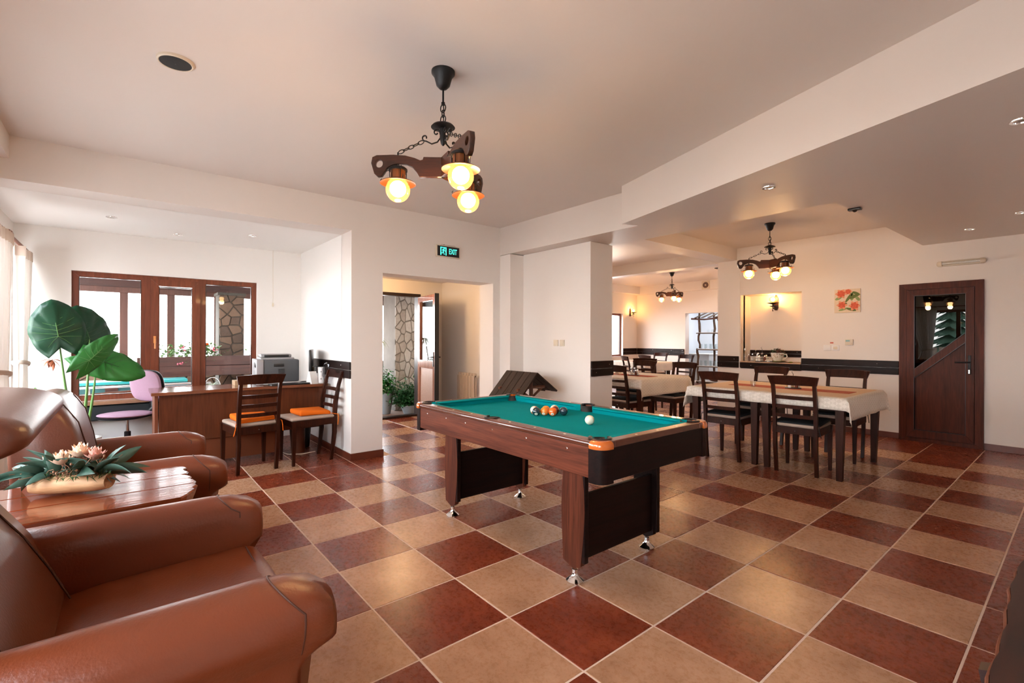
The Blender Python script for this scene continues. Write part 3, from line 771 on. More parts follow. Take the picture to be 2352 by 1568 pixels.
# pockets: black collar ring and a dark cup
def pocket(x, y, a, r=.046, sweep=250):
    bb = B(); bb.M = Tm(x, y, 0) @ Rz(a)
    pts = [(r*math.cos(R(t)), r*math.sin(R(t)), PZ+.001) for t in range(-sweep//2, sweep//2+1, 10)]
    bb.tube(pts, .010, 8, flat=(1, .5))
    o = bb.build('pocket', BLACKP, pt)
    c = B(); c.M = Tm(x, y, 0) @ Rz(a)
    c.lathe([(r+.002, PZ-.004), (r, .70), (r*.8, .68), (.001, .675)], seg=20, cap=False)
    c.build('pocket_liner', mat('pocket_black', (.004, .004, .005), .6) if 'pocket_black' not in MATS else MATS['pocket_black'], o, solid=.003)
for sx in (-1, 1):
    for sy in (-1, 1): pocket(sx*(LX-.078), sy*(LY-.078), math.atan2(sy, sx), .048, 240)
for sy in (-1, 1): pocket(0, sy*(LY-.048), math.atan2(sy, 0), .044, 190)
# legs: pairs of bowed boards joined by a dark panel
for X in (-.615, .565):
    for sy in (-1, 1):
        y0 = sy*.315
        prof = [(-.062, zbp+.0), (.062, zbp), (.078, .50), (.084, .38), (.078, .26), (.058, .095), (.012, .068), (-.065, .095), (-.076, .26), (-.080, .38), (-.074, .50)]
        bb = B(); bb.prism(prof, .03, Matrix(((1, 0, 0, X), (0, 0, 1, y0-.015), (0, 1, 0, 0), (0, 0, 0, 1))))
        lg = bb.build('leg', POOLD if (sy > 0 and X > 0) else POOLV, pt, smooth=False)
        ed = B(); ed.box(X+.064, X+.085, y0+(-.014 if sy > 0 else -.014), y0+.03*0+.016, .115, .56, .004)
        ed.build('leg_edge', POOLD, lg, smooth=False)
        ft = B(); ft.lathe([(.045, 0), (.046, .008), (.034, .018), (.018, .032), (.014, .045), (.016, .046), (.016, .064), (.010, .066), (.010, .10)], Tm(X+.005, y0, 0), 24)
        ft.build('foot', CHROME, pt, label='chrome adjustable foot')
    bb = B(); bb.box(X+.03, X+.05, -.30, .30, .12, .455, .002); bb.build('leg_panel', POOLD, pt, smooth=False, label='almost black panel between two legs')
# balls
def ball(x, y, colr, label, stripe=False, num=True, face=-40):
    bb = B(); r = .0285; bb.sphere((0, 0, 0), r, seg=28, rings=18)
    m = MATS.get('ball_'+label[:10]) or mat('ball_'+label[:10], colr, .06, coat=.7)
    if stripe: m = MATS['ball_ivory']
    o = bb.build('billiard_ball', m, None, loc=(x, y, .745+r)); tag(o, label, 'ball', 'billiard balls clustered on the table')
    if stripe:
        s2 = B(); zz = .55
        s2.lathe([(r*1.004*math.cos(a), r*1.004*math.sin(a)) for a in [R(-36+i*8) for i in range(10)]], Rx(R(60)) @ Rz(0), 28, cap=False)
        s2.build('stripe', mat('stripe_'+label[:9], colr, .06, coat=.7), o)
    if num:
        d = Vector((math.cos(R(face)), math.sin(R(face)), -.55)).normalized()
        q = d.to_track_quat('Z', 'Y').to_matrix().to_4x4()
        nb_ = B(); nb_.lathe([(.0105, r*.935), (.0085, r*.97), (.005, r*.998), (.001, r*1.008)], q, 16); nb_.build('number_disc', MATS['ball_ivory'], o)
        c = bpy.data.curves.new('n', 'FONT'); c.body = str(num); c.size = .013; c.align_x = 'CENTER'; c.align_y = 'CENTER'; c.extrude = .0004
        to = bpy.data.objects.new('n', c); COL.objects.link(to); dg = bpy.context.evaluated_depsgraph_get(); me = bpy.data.meshes.new_from_object(to.evaluated_get(dg)); COL.objects.unlink(to); bpy.data.objects.remove(to)
        me.materials.clear(); me.materials.append(BLACKP); no = bpy.data.objects.new('number', me); COL.objects.link(no); no.parent = o; no.matrix_local = q @ Tm(0, 0, r*1.012)
    return o
mat('ball_ivory', (.78, .72, .58), .06, coat=.7)
bx = [(2.470, 1.232, (.012, .035, .05), 'dark teal solid ball at the left front of the cluster', False, 2, -45),
      (2.418, 1.262, (.70, .12, .02), 'white and orange striped ball at the left rear of the cluster', True, 0, 0),
      (2.497, 1.283, (.72, .20, .02), 'yellow-orange solid ball between the teal and orange balls', False, 1, -60),
      (2.545, 1.312, (.78, .12, .008), 'bright orange solid ball nearest in the cluster', False, 5, -50),
      (2.455, 1.335, (.80, .25, .02), 'amber solid ball at the middle rear of the cluster', False, 0, 0),
      (2.513, 1.366, (.16, .022, .010), 'maroon solid ball behind the bright orange ball', False, 0, 0),
      (2.465, 1.405, (.7, .5, .1), 'ivory and yellow striped ball at the far rear of the cluster', True, 0, 0),
      (2.572, 1.386, (.018, .04, .06), 'dark blue solid ball at the right end of the cluster', False, 0, 0)]
for x, y, c, l, st, nm, fc in bx: ball(x, y, c, l, st, nm, fc)
o = ball(2.915, 1.258, (.76, .72, .58), 'plain ivory cue ball lying alone in front of the cluster', False, 0); o['group'] = 'billiard balls clustered on the table'

# ================================================================== CHAIRS
def cbox(b, p0, p1, w0, w1, d0, d1):
    """tapered square bar from p0 to p1; w along x, d along y"""
    v = []
    for (x, y, z), w_, d_ in ((p0, w0, d0), (p1, w1, d1)): v += [(x-w_/2, y-d_/2, z), (x+w_/2, y-d_/2, z), (x+w_/2, y+d_/2, z), (x-w_/2, y+d_/2, z)]
    b.raw(v, [(3, 2, 1, 0), (4, 5, 6, 7), (0, 1, 5, 4), (1, 2, 6, 5), (2, 3, 7, 6), (3, 0, 4, 7)])
def make_chair(label, group):
    t = T('dining_chair', label, 'chair', (0, 0, 0), 0, group)
    hw = .168
    post = [(.035, 0), (.018, .12), (0, .28), (0, .45), (-.012, .60), (-.045, .78), (-.085, .915)]
    for sx in (-1, 1):
        b = B(); vs = []; fs = []
        for i, (yy, zz) in enumerate(post):
            s2 = .015 if i < 6 else .013; dd = .020 if 1 < i < 5 else .015
            x = sx*(hw+.004*i/6)
            vs += [(x-s2, yy-dd, zz), (x+s2, yy-dd, zz), (x+s2, yy+dd, zz), (x-s2, yy+dd, zz)]
        for i in range(len(post)-1):
            for k in range(4): fs.append((i*4+k, i*4+(k+1) % 4, (i+1)*4+(k+1) % 4, (i+1)*4+k))
        fs += [(3, 2, 1, 0), tuple(range((len(post)-1)*4, len(post)*4))]
        b.raw(vs, fs); b.build('leg', CHW, t, angle=25)
        b = B(); cbox(b, (sx*.185, .415, 0), (sx*.185, .41, .44), .026, .040, .026, .040); b.build('leg', CHW, t, smooth=False)
    def yat(z):
        for (a, za), (c, zc) in zip(post[:-1], post[1:]):
            if za <= z <= zc: return a+(c-a)*(z-za)/(zc-za)
        return post[-1][0]
    for z in (.545, .632, .719):
        b = B(); y_ = yat(z)
        b.grid(lambda u, v: (-hw+u*2*hw, y_-.018*math.sin(PI*u)+(.006 if v in (0,) else .006)*(1 if v < .5 else 1)*(-1 if v == 0 else 1), z), 1, 1) if False else None
        n_ = 8; vs = []; fs = []
        for i in range(n_+1):
            u = i/n_; x = -hw+2*hw*u; yy = y_-.020*math.sin(PI*u)
            vs += [(x, yy-.007, z-.017), (x, yy+.007, z-.017), (x, yy+.007-.004, z+.017), (x, yy-.007-.004, z+.017)]
        for i in range(n_):
            for k in range(4): fs.append((i*4+k, i*4+(k+1) % 4, (i+1)*4+(k+1) % 4, (i+1)*4+k))
        b.raw(vs, fs); b.build('slat', CHW, t, angle=30)
    b = B(); n_ = 12; vs = []; fs = []
    for i in range(n_+1):
        u = i/n_; x0 = (-.19)+.38*u; x1 = (-.212)+.424*u
        yy = -.062-.030*math.sin(PI*u); zb_ = .838+.0*u; zt_ = .918+.010*math.sin(PI*u)
        vs += [(x0, yy-.011, zb_), (x0, yy+.011, zb_), (x1, yy+.011-.024, zt_), (x1, yy-.011-.024, zt_)]
    for i in range(n_):
        for k in range(4): fs.append((i*4+k, i*4+(k+1) % 4, (i+1)*4+(k+1) % 4, (i+1)*4+k))
    fs += [(0, 1, 2, 3), tuple(reversed(range(n_*4, n_*4+4)))]
    b.raw(vs, fs); b.build('crest_rail', CHW, t, angle=30)
    b = B(); b.box(-.17, .17, -.010, .012, .375, .44, .002); b.box(-.19, .19, .40, .424, .375, .44, .002)
    for sx in (-1, 1): b.box(sx*.185-.01, sx*.185+.01, .0, .41, .375, .44, .002)
    b.build('seat_frame', CHW, t, smooth=False)
    b = B(); b.box(-.19, .19, .005, .44, .437, .472, .017, seg=4); b.build('seat', BEIGEF, t, label='pale beige upholstered seat')
    b = B()
    for x in (-.09, .09): b.lathe([(.006, 0), (.004, .003)], Tm(x*0, -.010, .405) @ Rx(R(90)), 8)
    b.build('screw', CHROME, t)
    return t
def make_cushion(label, m, group, small=False):
    t = T('seat_cushion', label, 'cushion', (0, 0, 0), 0, group)
    b = B(); b.box(*((-.155, .155, .03, .34, .476, .522) if small else (-.192, .195, .012, .43, .466, .500)), .016, seg=3)
    for v in b.bm.verts:
        v.co.z += .014*math.sin(v.co.x*17+1)*math.cos(v.co.y*11)*(1 if v.co.z > .48 else .15); v.co.x += .012*math.sin(v.co.y*9); v.co.z -= .05*max(0, abs(v.co.x)-.15)
    b.build('pad', m, t)
    for sx in (-1, 1):
        b = B(); b.tube([(sx*.16, .04, .485), (sx*.185, .01, .478), (sx*.20, -.025, .47), (sx*.205, -.03, .43), (sx*.215, -.015, .37)], .0035, 6); b.build('tie', m, t)
    return t
ch0 = make_chair('dark wooden ladder-back chair at the right front of the white-clothed double table', 'chairs round the nearer dining table')
ch0.location = (3.068, 3.945, 0); ch0.rotation_euler = (0, 0, R(4))
cu0 = make_cushion('dark grey tie-on cushion on the right front chair of the double table', GREYF, 'grey seat cushions')
cu0.location = ch0.location; cu0.rotation_euler = ch0.rotation_euler
near = [(2.365, 3.945, 2, 'left front', 1), (3.10, 5.24, 182, 'right rear', 1), (2.30, 5.24, 178, 'left rear', 1)]
for x, y, a, w_, c in near:
    dup(ch0, (x, y, 0), R(a), 'dark wooden ladder-back chair at the %s of the white-clothed double table' % w_)
    if c: dup(cu0, (x, y, 0), R(a), 'dark grey tie-on cushion on the %s chair of the double table' % w_)
mid = [(.90, 4.10, -4, 'near left chair', 'beside the recess pillar'), (1.03, 5.40, 176, 'far right chair', 'facing the camera'), (.35, 5.40, 184, 'far left chair', 'half hidden by the pillar'), (.28, 4.10, 0, 'hidden near chair', 'behind the recess pillar')]
for x, y, a, w_, p_ in mid[:3]:
    dup(ch0, (x, y, 0), R(a), 'dark wooden ladder-back chair, %s of the middle table, %s' % (w_, p_), 'chairs round the middle dining table')
    dup(cu0, (x, y, 0), R(a), 'dark grey tie-on cushion on the %s of the middle table' % w_, 'grey seat cushions')
far = [(-.85, 8.62, 172, 'dark ladder-back chair with open back standing sideways nearest the kitchen doorway'),
       (-1.15, 7.72, -20, 'dark ladder-back chair, tall back in front of the far table'),
       (-1.07, 6.95, -35, 'dark ladder-back chair with curved crest turned aside before the far table'),
       (-2.0, 9.42, 180, 'reddish ladder-back chair at the far side of the far table below the ceiling lamp'),
       (-3.02, 8.35, -90, 'reddish ladder-back chair near the side room window'),
       (-.2, 6.3, 20, 'dark ladder-back chair between the middle table and the far table')]
for x, y, a, l in far: dup(ch0, (x, y, 0), R(a), l, 'chairs round the far dining table')
# office chairs at the desk
ca = dup(ch0, (-.125, .085, 0), R(97), 'dark ladder-back chair facing the desk, seen from behind', 'chairs in front of the office desk')
cb = dup(ch0, (-.365, .80, 0), R(184), 'dark ladder-back chair standing sideways against the partition wall', 'chairs in front of the office desk')
co = make_cushion('orange tie-on cushion on the chair facing the desk', ORANGEF, 'orange seat cushions', True); co.location = ca.location; co.rotation_euler = ca.rotation_euler
dup(co, (-.365, .80, 0), R(184), 'orange tie-on cushion on the chair by the partition wall')

# ================================================================== DINING TABLES
def make_table(label, x0, x1, y0, y1, group):
    t = T('dining_table', label, 'table', ((x0+x1)/2, (y0+y1)/2, 0), 0, group)
    a, c = (x1-x0)/2, (y1-y0)/2
    b = B(); b.box(-a, a, -c, c, .705, .735, .004); b.build('table_top', TBW, t, smooth=False)
    b = B()
    for sx in (-1, 1): b.box(sx*(a-.05)-.01, sx*(a-.05)+.01, -c+.05, c-.05, .62, .705)
    for sy in (-1, 1): b.box(-a+.05, a-.05, sy*(c-.05)-.01, sy*(c-.05)+.01, .62, .705)
    b.build('apron', TBW, t, smooth=False)
    for sx in (-1, 1):
        for sy in (-1, 1):
            b = B(); cbox(b, (sx*(a-.05), sy*(c-.05), 0), (sx*(a-.04), sy*(c-.04), .705), .045, .07, .045, .07); b.build('leg', TBW, t, smooth=False)
    return t
G2 = 'tables of the nearer dining group'
make_table('dark-legged table, right half of the cloth-covered double table near the glazed door', 2.735, 3.45, 3.985, 5.13, G2)
make_table('dark-legged table, left half of the cloth-covered double table nearer the pillar', 2.0, 2.715, 3.985, 5.13, G2)
make_table('dark-legged table under a beige cloth between the pillars', .02, 1.17, 4.22, 5.3, 'tables of the middle dining group')
make_table('dark-legged table under a cloth at the back of the side room', -2.55, -1.40, 7.95, 9.0, 'tables of the far dining group')
def tablecloth(label, x0, x1, y0, y1, z, drops, seed, corner=.5, group='tablecloths'):
    """drops: hang on (-x,+x,-y,+y)"""
    rnd = random.Random(seed)
    b = B(); N_ = 44
    us = [-1]+[] 
    nx, ny = 48, 44; dxm, dxp, dym, dyp = drops
    def fn(u, v):
        X = (x0-dxm)+(x1+dxp-x0+dxm)*u; Y = (y0-dym)+(y1+dyp-y0+dym)*v
        ox = max(x0-X, 0, X-x1); oy = max(y0-Y, 0, Y-y1)
        px = min(max(X, x0), x1); py = min(max(Y, y0), y1); sx = -1 if X < x0 else 1; sy = -1 if Y < y0 else 1
        zz = z
        wv = .006*math.sin(X*23+seed)+.006*math.sin(Y*19+seed*2)
        if ox > 0 and oy > 0:
            r = math.hypot(ox, oy); a = math.atan2(oy, ox); k = min(1, r/.1)
            sp_ = .22*math.sin(2*a)*min(r, .25)
            px += sx*(.012+sp_*.55+.10*ox*.5); py += sy*(.012+sp_*.55+.1*oy*.5); zz = z-r*1.05
        elif ox > 0: px += sx*(.012*min(1, ox*30)+wv*min(1, ox*8)+ox*.05); zz = z-ox+.0
        elif oy > 0: py += sy*(.012*min(1, oy*30)+wv*min(1, oy*8)+oy*.04); zz = z-oy
        return (px, py, zz)
    b.grid(fn, nx, ny)
    o = b.build('tablecloth', CLOTHW, None, solid=.003, angle=60); tag(o, label, 'tablecloth', group)
    return o
tablecloth('large white cloth draped over the double table, corner hanging low towards the door', 1.975, 3.472, 3.975, 5.14, .741, (.20, .19, .105, .12), 3)
tablecloth('beige checked cloth over the middle table, its side hanging towards the room', 0.0, 1.19, 4.19, 5.33, .741, (.1, .215, .12, .12), 5)
tablecloth('beige cloth on the far table in the side room', -2.58, -1.37, 7.92, 9.03, .741, (.1, .2, .12, .1), 8)
def runner(label, x0, x1, y0, y1, z):
    b = B(); b.box(x0, x1, y0, y1, z, z+.003); tag(b.build('table_runner', RUNNER, smooth=False), label, 'runner', 'terracotta runners')
runner('long terracotta runner across the double table', 2.2, 3.36, 4.43, 4.66, .7435)
runner('terracotta runner on the middle table', .15, 1.0, 4.62, 4.85, .7435)
runner('terracotta runner on the far table', -2.35, -1.65, 8.35, 8.55, .7435)
# overlay squares in beige
OVL = mat('peach_overlay_fabric', (.62, .44, .29), .85)
for x0, l_ in ((2.02, 'peach square top cloth on the left half of the double table'), (2.73, 'peach square top cloth on the right half of the double table, by the door side')):
    b = B(); b.box(x0, x0+.70, 4.05, 5.08, .7425, .7432); tag(b.build('overlay_cloth', OVL, smooth=False), l_, 'tablecloth', 'peach top cloths')


def caddy(x, y, z, label, sc=1):
    t = T('condiment_caddy', label, 'caddy', (x, y, z), R(20), 'condiment stands'); t.scale = (sc, sc, sc)
    b = B(); b.box(-.075, .075, -.045, .045, 0, .008, .003)
    b.tube([(0, 0, .005), (0, 0, .15), (-.012, 0, .17), (0, 0, .19), (.012, 0, .17), (0, 0, .15)], .0025, 6)
    for s_ in (-1, 1): b.tube([(-.07, s_*.04, .04), (.07, s_*.04, .04)], .0025, 6)
    b.build('rack', BLACKP, t)
    for i, (dx, dy, m, hh) in enumerate([(-.045, .018, GLASSW, .085), (.0, .024, GLASSW, .085), (.045, .018, CERAM, .06), (-.03, -.022, CERAM, .055), (.03, -.022, MATS['brown_leather'], .055)]):
        b = B(); b.lathe([(.014, 0), (.017, .01), (.016, hh*.6), (.009, hh*.85), (.009, hh)], Tm(dx, dy, .008), 12); j = b.build('jar', m, t)
        b = B(); b.lathe([(.012, 0), (.012, .010), (.006, .018)], Tm(dx, dy, .008+hh), 12); b.build('lid', CHROME, j)
    return t
caddy(2.83, 4.55, .747, 'black wire condiment caddy with shakers on the double table runner')
def tumbler(x, y, z, label, r=.028, h_=.065, m=None, group='glass tumblers'):
    b = B(); b.lathe([(r*.8, 0), (r, h_), (r*.92, h_), (r*.72, .008), (.001, .008)], None, 16, cap=False)
    b.lathe([(.001, 0), (r*.8, 0)], None, 16, cap=False)
    o = b.build('tumbler', m or GLASSW, None, loc=(x, y, z)); tag(o, label, 'glass', group); return o
tumbler(2.50, 4.37, .744, 'small empty glass tumbler on the double table beside the runner')
caddy(.70, 4.72, .747, 'condiment caddy on the middle table behind a chair back')
b = B(); b.prism([(-.04, 0), (.04, 0), (0, .09)], .06, Rx(R(90))); o = b.build('napkin_holder', CREAM, smooth=False, loc=(.42, 4.75, .747)); tag(o, 'cream triangular napkin holder on the middle table', 'holder')
b = B(); b.lathe([(.02, 0), (.024, .02), (.022, .06), (.01, .075), (.008, .09)], None, 14); tag(b.build('salt_shaker', CERAM, loc=(-1.9, 8.45, .747)), 'white shaker on the far table runner', 'shaker')

# ================================================================== ARMCHAIRS
def rounded(prof, n=3):
    for _ in range(n):
        q = []
        for i in range(len(prof)):
            a, c = Vector(prof[i]), Vector(prof[(i+1) % len(prof)])
            q += [tuple(a*.75+c*.25), tuple(a*.25+c*.75)]
        prof = q
    return prof
XtoY = Matrix(((0, 1, 0, 0), (1, 0, 0, 0), (0, 0, 1, 0), (0, 0, 0, 1)))   # sweep axis X -> world Y, profile a->X
def make_armchair(label, headroll, loc, group=None):
    t = T('armchair', label, 'armchair', loc, 0, 'brown leather armchairs')
    # arms: sweep along Y (front at y=0, back at y=-.85)
    for sx in (-1, 1):
        prof = [(.335, .05), (.335, .49), (.345, .585), (.39, .628), (.455, .628), (.522, .585), (.527, .51), (.50, .455), (.475, .41), (.475, .05)]
        prof = rounded([(p[0]*sx, p[1]) for p in prof], 2)
        st = [(-.80, .9, 0, 0), (-.78, 1, 0, 0), (-.4, 1, 0, 0), (-.12, 1, 0, 0), (-.05, .985, 0, -.003), (-.015, .93, 0, -.01), (0, .80, 0, -.015)]
        b = B(); b.sweep(prof, st, XtoY)
        # push the lower front forward (scroll front)
        for v in b.bm.verts:
            if v.co.y > -.3:
                z_ = v.co.z; v.co.y += (-.055*(z_-.57)/.06 if z_ > .57 else 0) + (.012 if .45 < z_ < .6 else 0) - (.07 if z_ < .40 else .07*max(0, (.46-z_)/.06))
        arm = b.build('armrest', LEATHER, t, angle=70)
        sm = B(); k = sx; ca = sum(p[0] for p in prof)/len(prof); cb = sum(p[1] for p in prof)/len(prof)
        up_ = [p for p in prof if p[1] > .43 and abs(p[0]) > .34]; up_.sort(key=lambda p: math.atan2(p[1]-.52, abs(p[0])-.43))
        sm.tube([(ca+(x-ca)*.992, -.085+(-.055*(z-.57)/.06 if z > .57 else .012), cb+(z-cb)*.994) for x, z in up_], .0026, 6)
        sm.build('seam', SEAM, arm)
        pl = B()
        for i in range(14):
            z_ = .06+i*.022; pl.tube([(k*.482, -.075, z_), (k*.486, -.095, z_+.006), (k*.480, -.115, z_+.009)], .005, 5)
        pl.build('pleats', LEATHER2, arm)
    # seat
    b = B(); b.sweep(rounded([(-.72, .16), (-.72, .42), (-.1, .44), (-.03, .435), (-.005, .40), (-.02, .30), (-.02, .16)], 2), [(-.345, .93, 0, 0), (-.33, 1, 0, 0), (-.1, 1, 0, .012), (.1, 1, 0, .012), (.33, 1, 0, 0), (.345, .93, 0, 0)])
    b.build('seat', LEATHER, t, angle=70)
    b = B(); b.box(-.33, .33, -.70, -.07, .05, .26, .02); b.build('base', LEATHER2, t)
    sm = B(); sm.tube([(-.3, -.06, .445), (.3, -.06, .445)], .003, 6); sm.build('seam', SEAM, t)
    # back: profile (y,z)
    if not headroll:
        prof = [(-.50, .40), (-.545, .55), (-.57, .70), (-.605, .84), (-.66, .935), (-.74, .965), (-.82, .93), (-.84, .80), (-.82, .5), (-.80, .1), (-.62, .1)]
    else:
        prof = [(-.56, .40), (-.61, .52), (-.67, .64), (-.76, .78), (-.83, .92), (-.86, 1.04), (-.93, 1.05), (-.97, .90), (-.92, .6), (-.88, .1), (-.70, .1)]
    b = B(); pr = rounded(prof, 2)
    b.sweep(pr, [(-.44, .86, -.0, -.02), (-.425, .95, 0, -.01), (-.39, 1, 0, 0), (0, 1, .0, .01), (.39, 1, 0, 0), (.425, .95, 0, -.01), (.44, .86, 0, -.02)])
    bk = b.build('backrest', LEATHER2, t, angle=75)
    for k in (-.30, .30):
        sm = B()
        pts = [(k, y-.0+.004, z) for y, z in [pp for pp in prof[:6]]]
        pts = [(k, y, z) for y, z in [(prof[0][0]+.006, prof[0][1]), (prof[1][0]+.004, prof[1][1]), (prof[2][0]+.004, prof[2][1]), (prof[3][0]+.004, prof[3][1]), (prof[4][0]+.004, prof[4][1]-.004)]]
        sm.tube(pts, .003, 6); sm.build('seam', SEAM, bk)
    if headroll:
        b = B(); b.sweep(rounded([(-.60, 1.01), (-.575, 1.045), (-.60, 1.085), (-.72, 1.11), (-.90, 1.09), (-.95, 1.02), (-.88, .99), (-.70, .985)], 2), [(-.39, .8, 0, 0), (-.37, .96, 0, 0), (-.33, 1, 0, 0), (.33, 1, 0, 0), (.37, .96, 0, 0), (.39, .8, 0, 0)])
        b.build('headrest', LEATHER2, t, angle=75)
    for sx in (-1, 1):
        for yy in (-.72, -.08):
            b = B(); b.lathe([(.018, 0), (.026, .055)], Tm(sx*.40, yy, 0), 10); b.build('leg', BLACKP, t)
    return t
make_armchair('near brown leather armchair in the lower left corner, with a padded headrest', True, (3.03, -.47, 0))
make_armchair('brown leather armchair beyond the wooden side table, back to the plants', False, (1.33, -.47, 0))

# side table between the armchairs: boards with a live edge
ts = T('side_table', 'varnished rustic side table of thick boards with a ragged front end between the armchairs', 'table', (2.15, -.66, 0))
def board(x0, x1, yb, ends, m, zt=.605, th=.045):
    bb = B(); n_ = len(ends); vs = []; fs = []
    xs = [x0+(x1-x0)*i/(n_-1) for i in range(n_)]
    for z_, ins in ((zt-th, .012), (zt-.006, 0), (zt, .006)):
        vs += [(xs[0]+(.0 if ins == 0 else ins*.5), yb, z_)]+[(x, e-ins, z_) for x, e in zip(xs, ends)]+[(xs[-1]-(ins*.5), yb, z_)]
    k = n_+2
    for i in range(2): fs += [(i*k+j, i*k+(j+1) % k, (i+1)*k+(j+1) % k, (i+1)*k+j) for j in range(k)]
    fs += [tuple(reversed(range(k))), tuple(range(2*k, 3*k))]
    bb.raw(vs, fs); return bb.build('board', m, ts, smooth=False)
board(-.29, -.104, -.80, [-.03, .0, .012, -.005, .0, .01, .0], TABW)
board(-.096, .096, -.80, [-.02, .0, .012, .0, .015, .02, .01], TABW)
board(.104, .30, -.80, [.01, .018, .0, .005, -.015, -.03, -.055], TABW)
for x in (-.22, .22):
    for y in (-.12, -.70):
        b = B(); b.tube([(x, y, 0), (x*1.02, y, .3), (x, y, .57)], [.035, .03, .038], 10); b.build('leg', LOGW, ts)
# floral arrangement on a half log
def leafblade(b, base, tip, wd, curl=.02, up=Vector((0, 0, 1)), n=8):
    base, tip = Vector(base), Vector(tip); d = tip-base; L_ = d.length; d.normalize()
    s_ = d.cross(up)
    if s_.length < 1e-3: s_ = Vector((1, 0, 0))
    s_.normalize(); nn = s_.cross(d)
    vs = []; fs = []
    for i in range(n+1):
        t = i/n; w_ = wd*math.sin(PI*min(1, t*.93+.07))**.8*(1-t*.2); c = base+d*L_*t+nn*(-curl*4*t*t)
        vs += [tuple(c-s_*w_+nn*w_*.25), tuple(c), tuple(c+s_*w_+nn*w_*.25)]
    for i in range(n): fs += [(i*3, i*3+1, i*3+4, i*3+3), (i*3+1, i*3+2, i*3+5, i*3+4)]
    b.raw(vs, fs)
fa = T('flower_arrangement', 'floral arrangement of cream blooms and grey-green leaves in a hollow log', 'flowers', (2.12, -1.06, .611), R(66)); fa.scale = (1.0, 1.15, 1.25)
b = B(); b.tube([(-.135, 0, .032), (-.08, 0, .033), (0, .004, .034), (.08, 0, .033), (.13, -.004, .034)], [.036, .046, .048, .045, .036], 14, flat=(1, .7))
b.build('log', LOGCUT, fa)
rr = random.Random(3)
for i in range(44):
    a = rr.uniform(0, 2*PI); x = rr.uniform(-.11, .11); L_ = rr.uniform(.08, .14); e = rr.uniform(.0, 1.1)
    if i < 8: a = [0.1, -.2, .3, PI-.2, PI+.2, PI+.5, 2.6, .6][i]; x = (.10 if math.cos(a) > 0 else -.10); L_ = .15; e = rr.uniform(-.15, .6)
    base = (x, rr.uniform(-.02, .02), .065); tip = (x+L_*math.cos(a)*math.cos(e), L_*math.sin(a)*math.cos(e), .065+L_*math.sin(e))
    b = B(); leafblade(b, base, tip, rr.uniform(.018, .027), rr.uniform(.005, .02), up=Vector((rr.uniform(-1, 1), rr.uniform(-1, 1), .4))); b.build('leaf', EUC, fa, angle=80, solid=.0008)
def bloom(b, c, r, petals=12, layers=3):
    for l in range(layers):
        for k in range(petals-l*2):
            a = 2*PI*k/(petals-l*2)+l*.4; e = R(15+l*26)
            tip = Vector(c)+Vector((math.cos(a)*math.cos(e), math.sin(a)*math.cos(e), math.sin(e)))*r
            leafblade(b, c, tip, r*.30, -.004, n=4)
for c, r_, m_ in (((-.035, -.01, .095), .05, PETAL), ((.02, .005, .115), .05, PETAL), ((.075, .0, .105), .045, PETALP), ((-.085, .0, .09), .04, PETAL), ((.03, .04, .10), .04, PETALP)):
    b = B(); bloom(b, c, r_); b.build('bloom', m_, fa, angle=80)
b = B()
for i in range(90):
    x = rr.uniform(-.15, .15); a = rr.uniform(0, 2*PI); L_ = rr.uniform(.03, .10); e = rr.uniform(.0, 1.1)
    p0 = (x, rr.uniform(-.03, .03), .06); p1 = (x+L_*math.cos(a)*math.cos(e), p0[1]+L_*math.sin(a)*math.cos(e), .06+L_*math.sin(e))
    b.tube([p0, ((p0[0]+p1[0])/2, (p0[1]+p1[1])/2, (p0[2]+p1[2])/2+.008), p1], .0012, 4)
    if i % 2: b.sphere(p1, .0045, seg=6, rings=4)
b.build('twigs', TWIG, fa, kind='stuff')
b = B()
for i in range(260):
    x = rr.uniform(-.15, .15); y = rr.uniform(-.045, .045); a = rr.uniform(0, 2*PI); e = rr.uniform(-.2, 1); L_ = rr.uniform(.02, .05)
    leafblade(b, (x, y, .06), (x+L_*math.cos(a)*math.cos(e), y+L_*math.sin(a)*math.cos(e), .06+L_*math.sin(e)), .0025, .003, n=2)
b.build('moss', MOSS, fa, kind='stuff')

# live edge table at the right margin
tl = T('live_edge_table', 'very dark low table with a wavy bark edge at the right margin', 'table', (4.655, .2, 0))
EDGE = [(.03, -.36), (.012, .2), (.008, .46), (.008, .62), (.010, .80), (.004, .99), (-.004, 1.18), (-.001, 1.34), (.004, 1.48), (.05, 1.9), (.06, 2.6)]
b = B(); n_ = 46; edge = []
for i in range(n_+1):
    y = -.35+2.9*i/n_
    for (xa, ya), (xb, yb) in zip(EDGE[:-1], EDGE[1:]):
        if ya <= y <= yb: edge.append((xa+(xb-xa)*(y-ya)/(yb-ya)+.0035*math.sin(y*31), y)); break
TABD = wood('near_black_table_wood', (0.016, 0.006, 0.006), (0.045, 0.014, 0.011), 5, 0.42, stretch=(1, .08, 1), coat=.05)
poly_ = edge+[(.75, 2.55), (.75, -.35)]
b.prism(poly_, .05, Tm(0, 0, .40)); b.build('table_top', TABD, tl, smooth=False)
b = B(); b.tube([(x-.004, y, .428) for x, y in edge], .006, 6, flat=(.8, 1.6)); b.build('bark_edge', mat('bark_edge_wood', (.22, .07, .035), .5, var=.4, vscale=60), tl)
for y in (.68, 2.2):
    b = B(); b.prism([(.10, 0), (.12, .10), (.06, .24), (-.045, .34), (-.05, .37), (.04, .40), (.65, .40), (.65, 0)], .05, Matrix(((1, 0, 0, .02), (0, 0, 1, y), (0, 1, 0, 0), (0, 0, 0, 1)))); b.build('leg', TABD, tl, smooth=False)

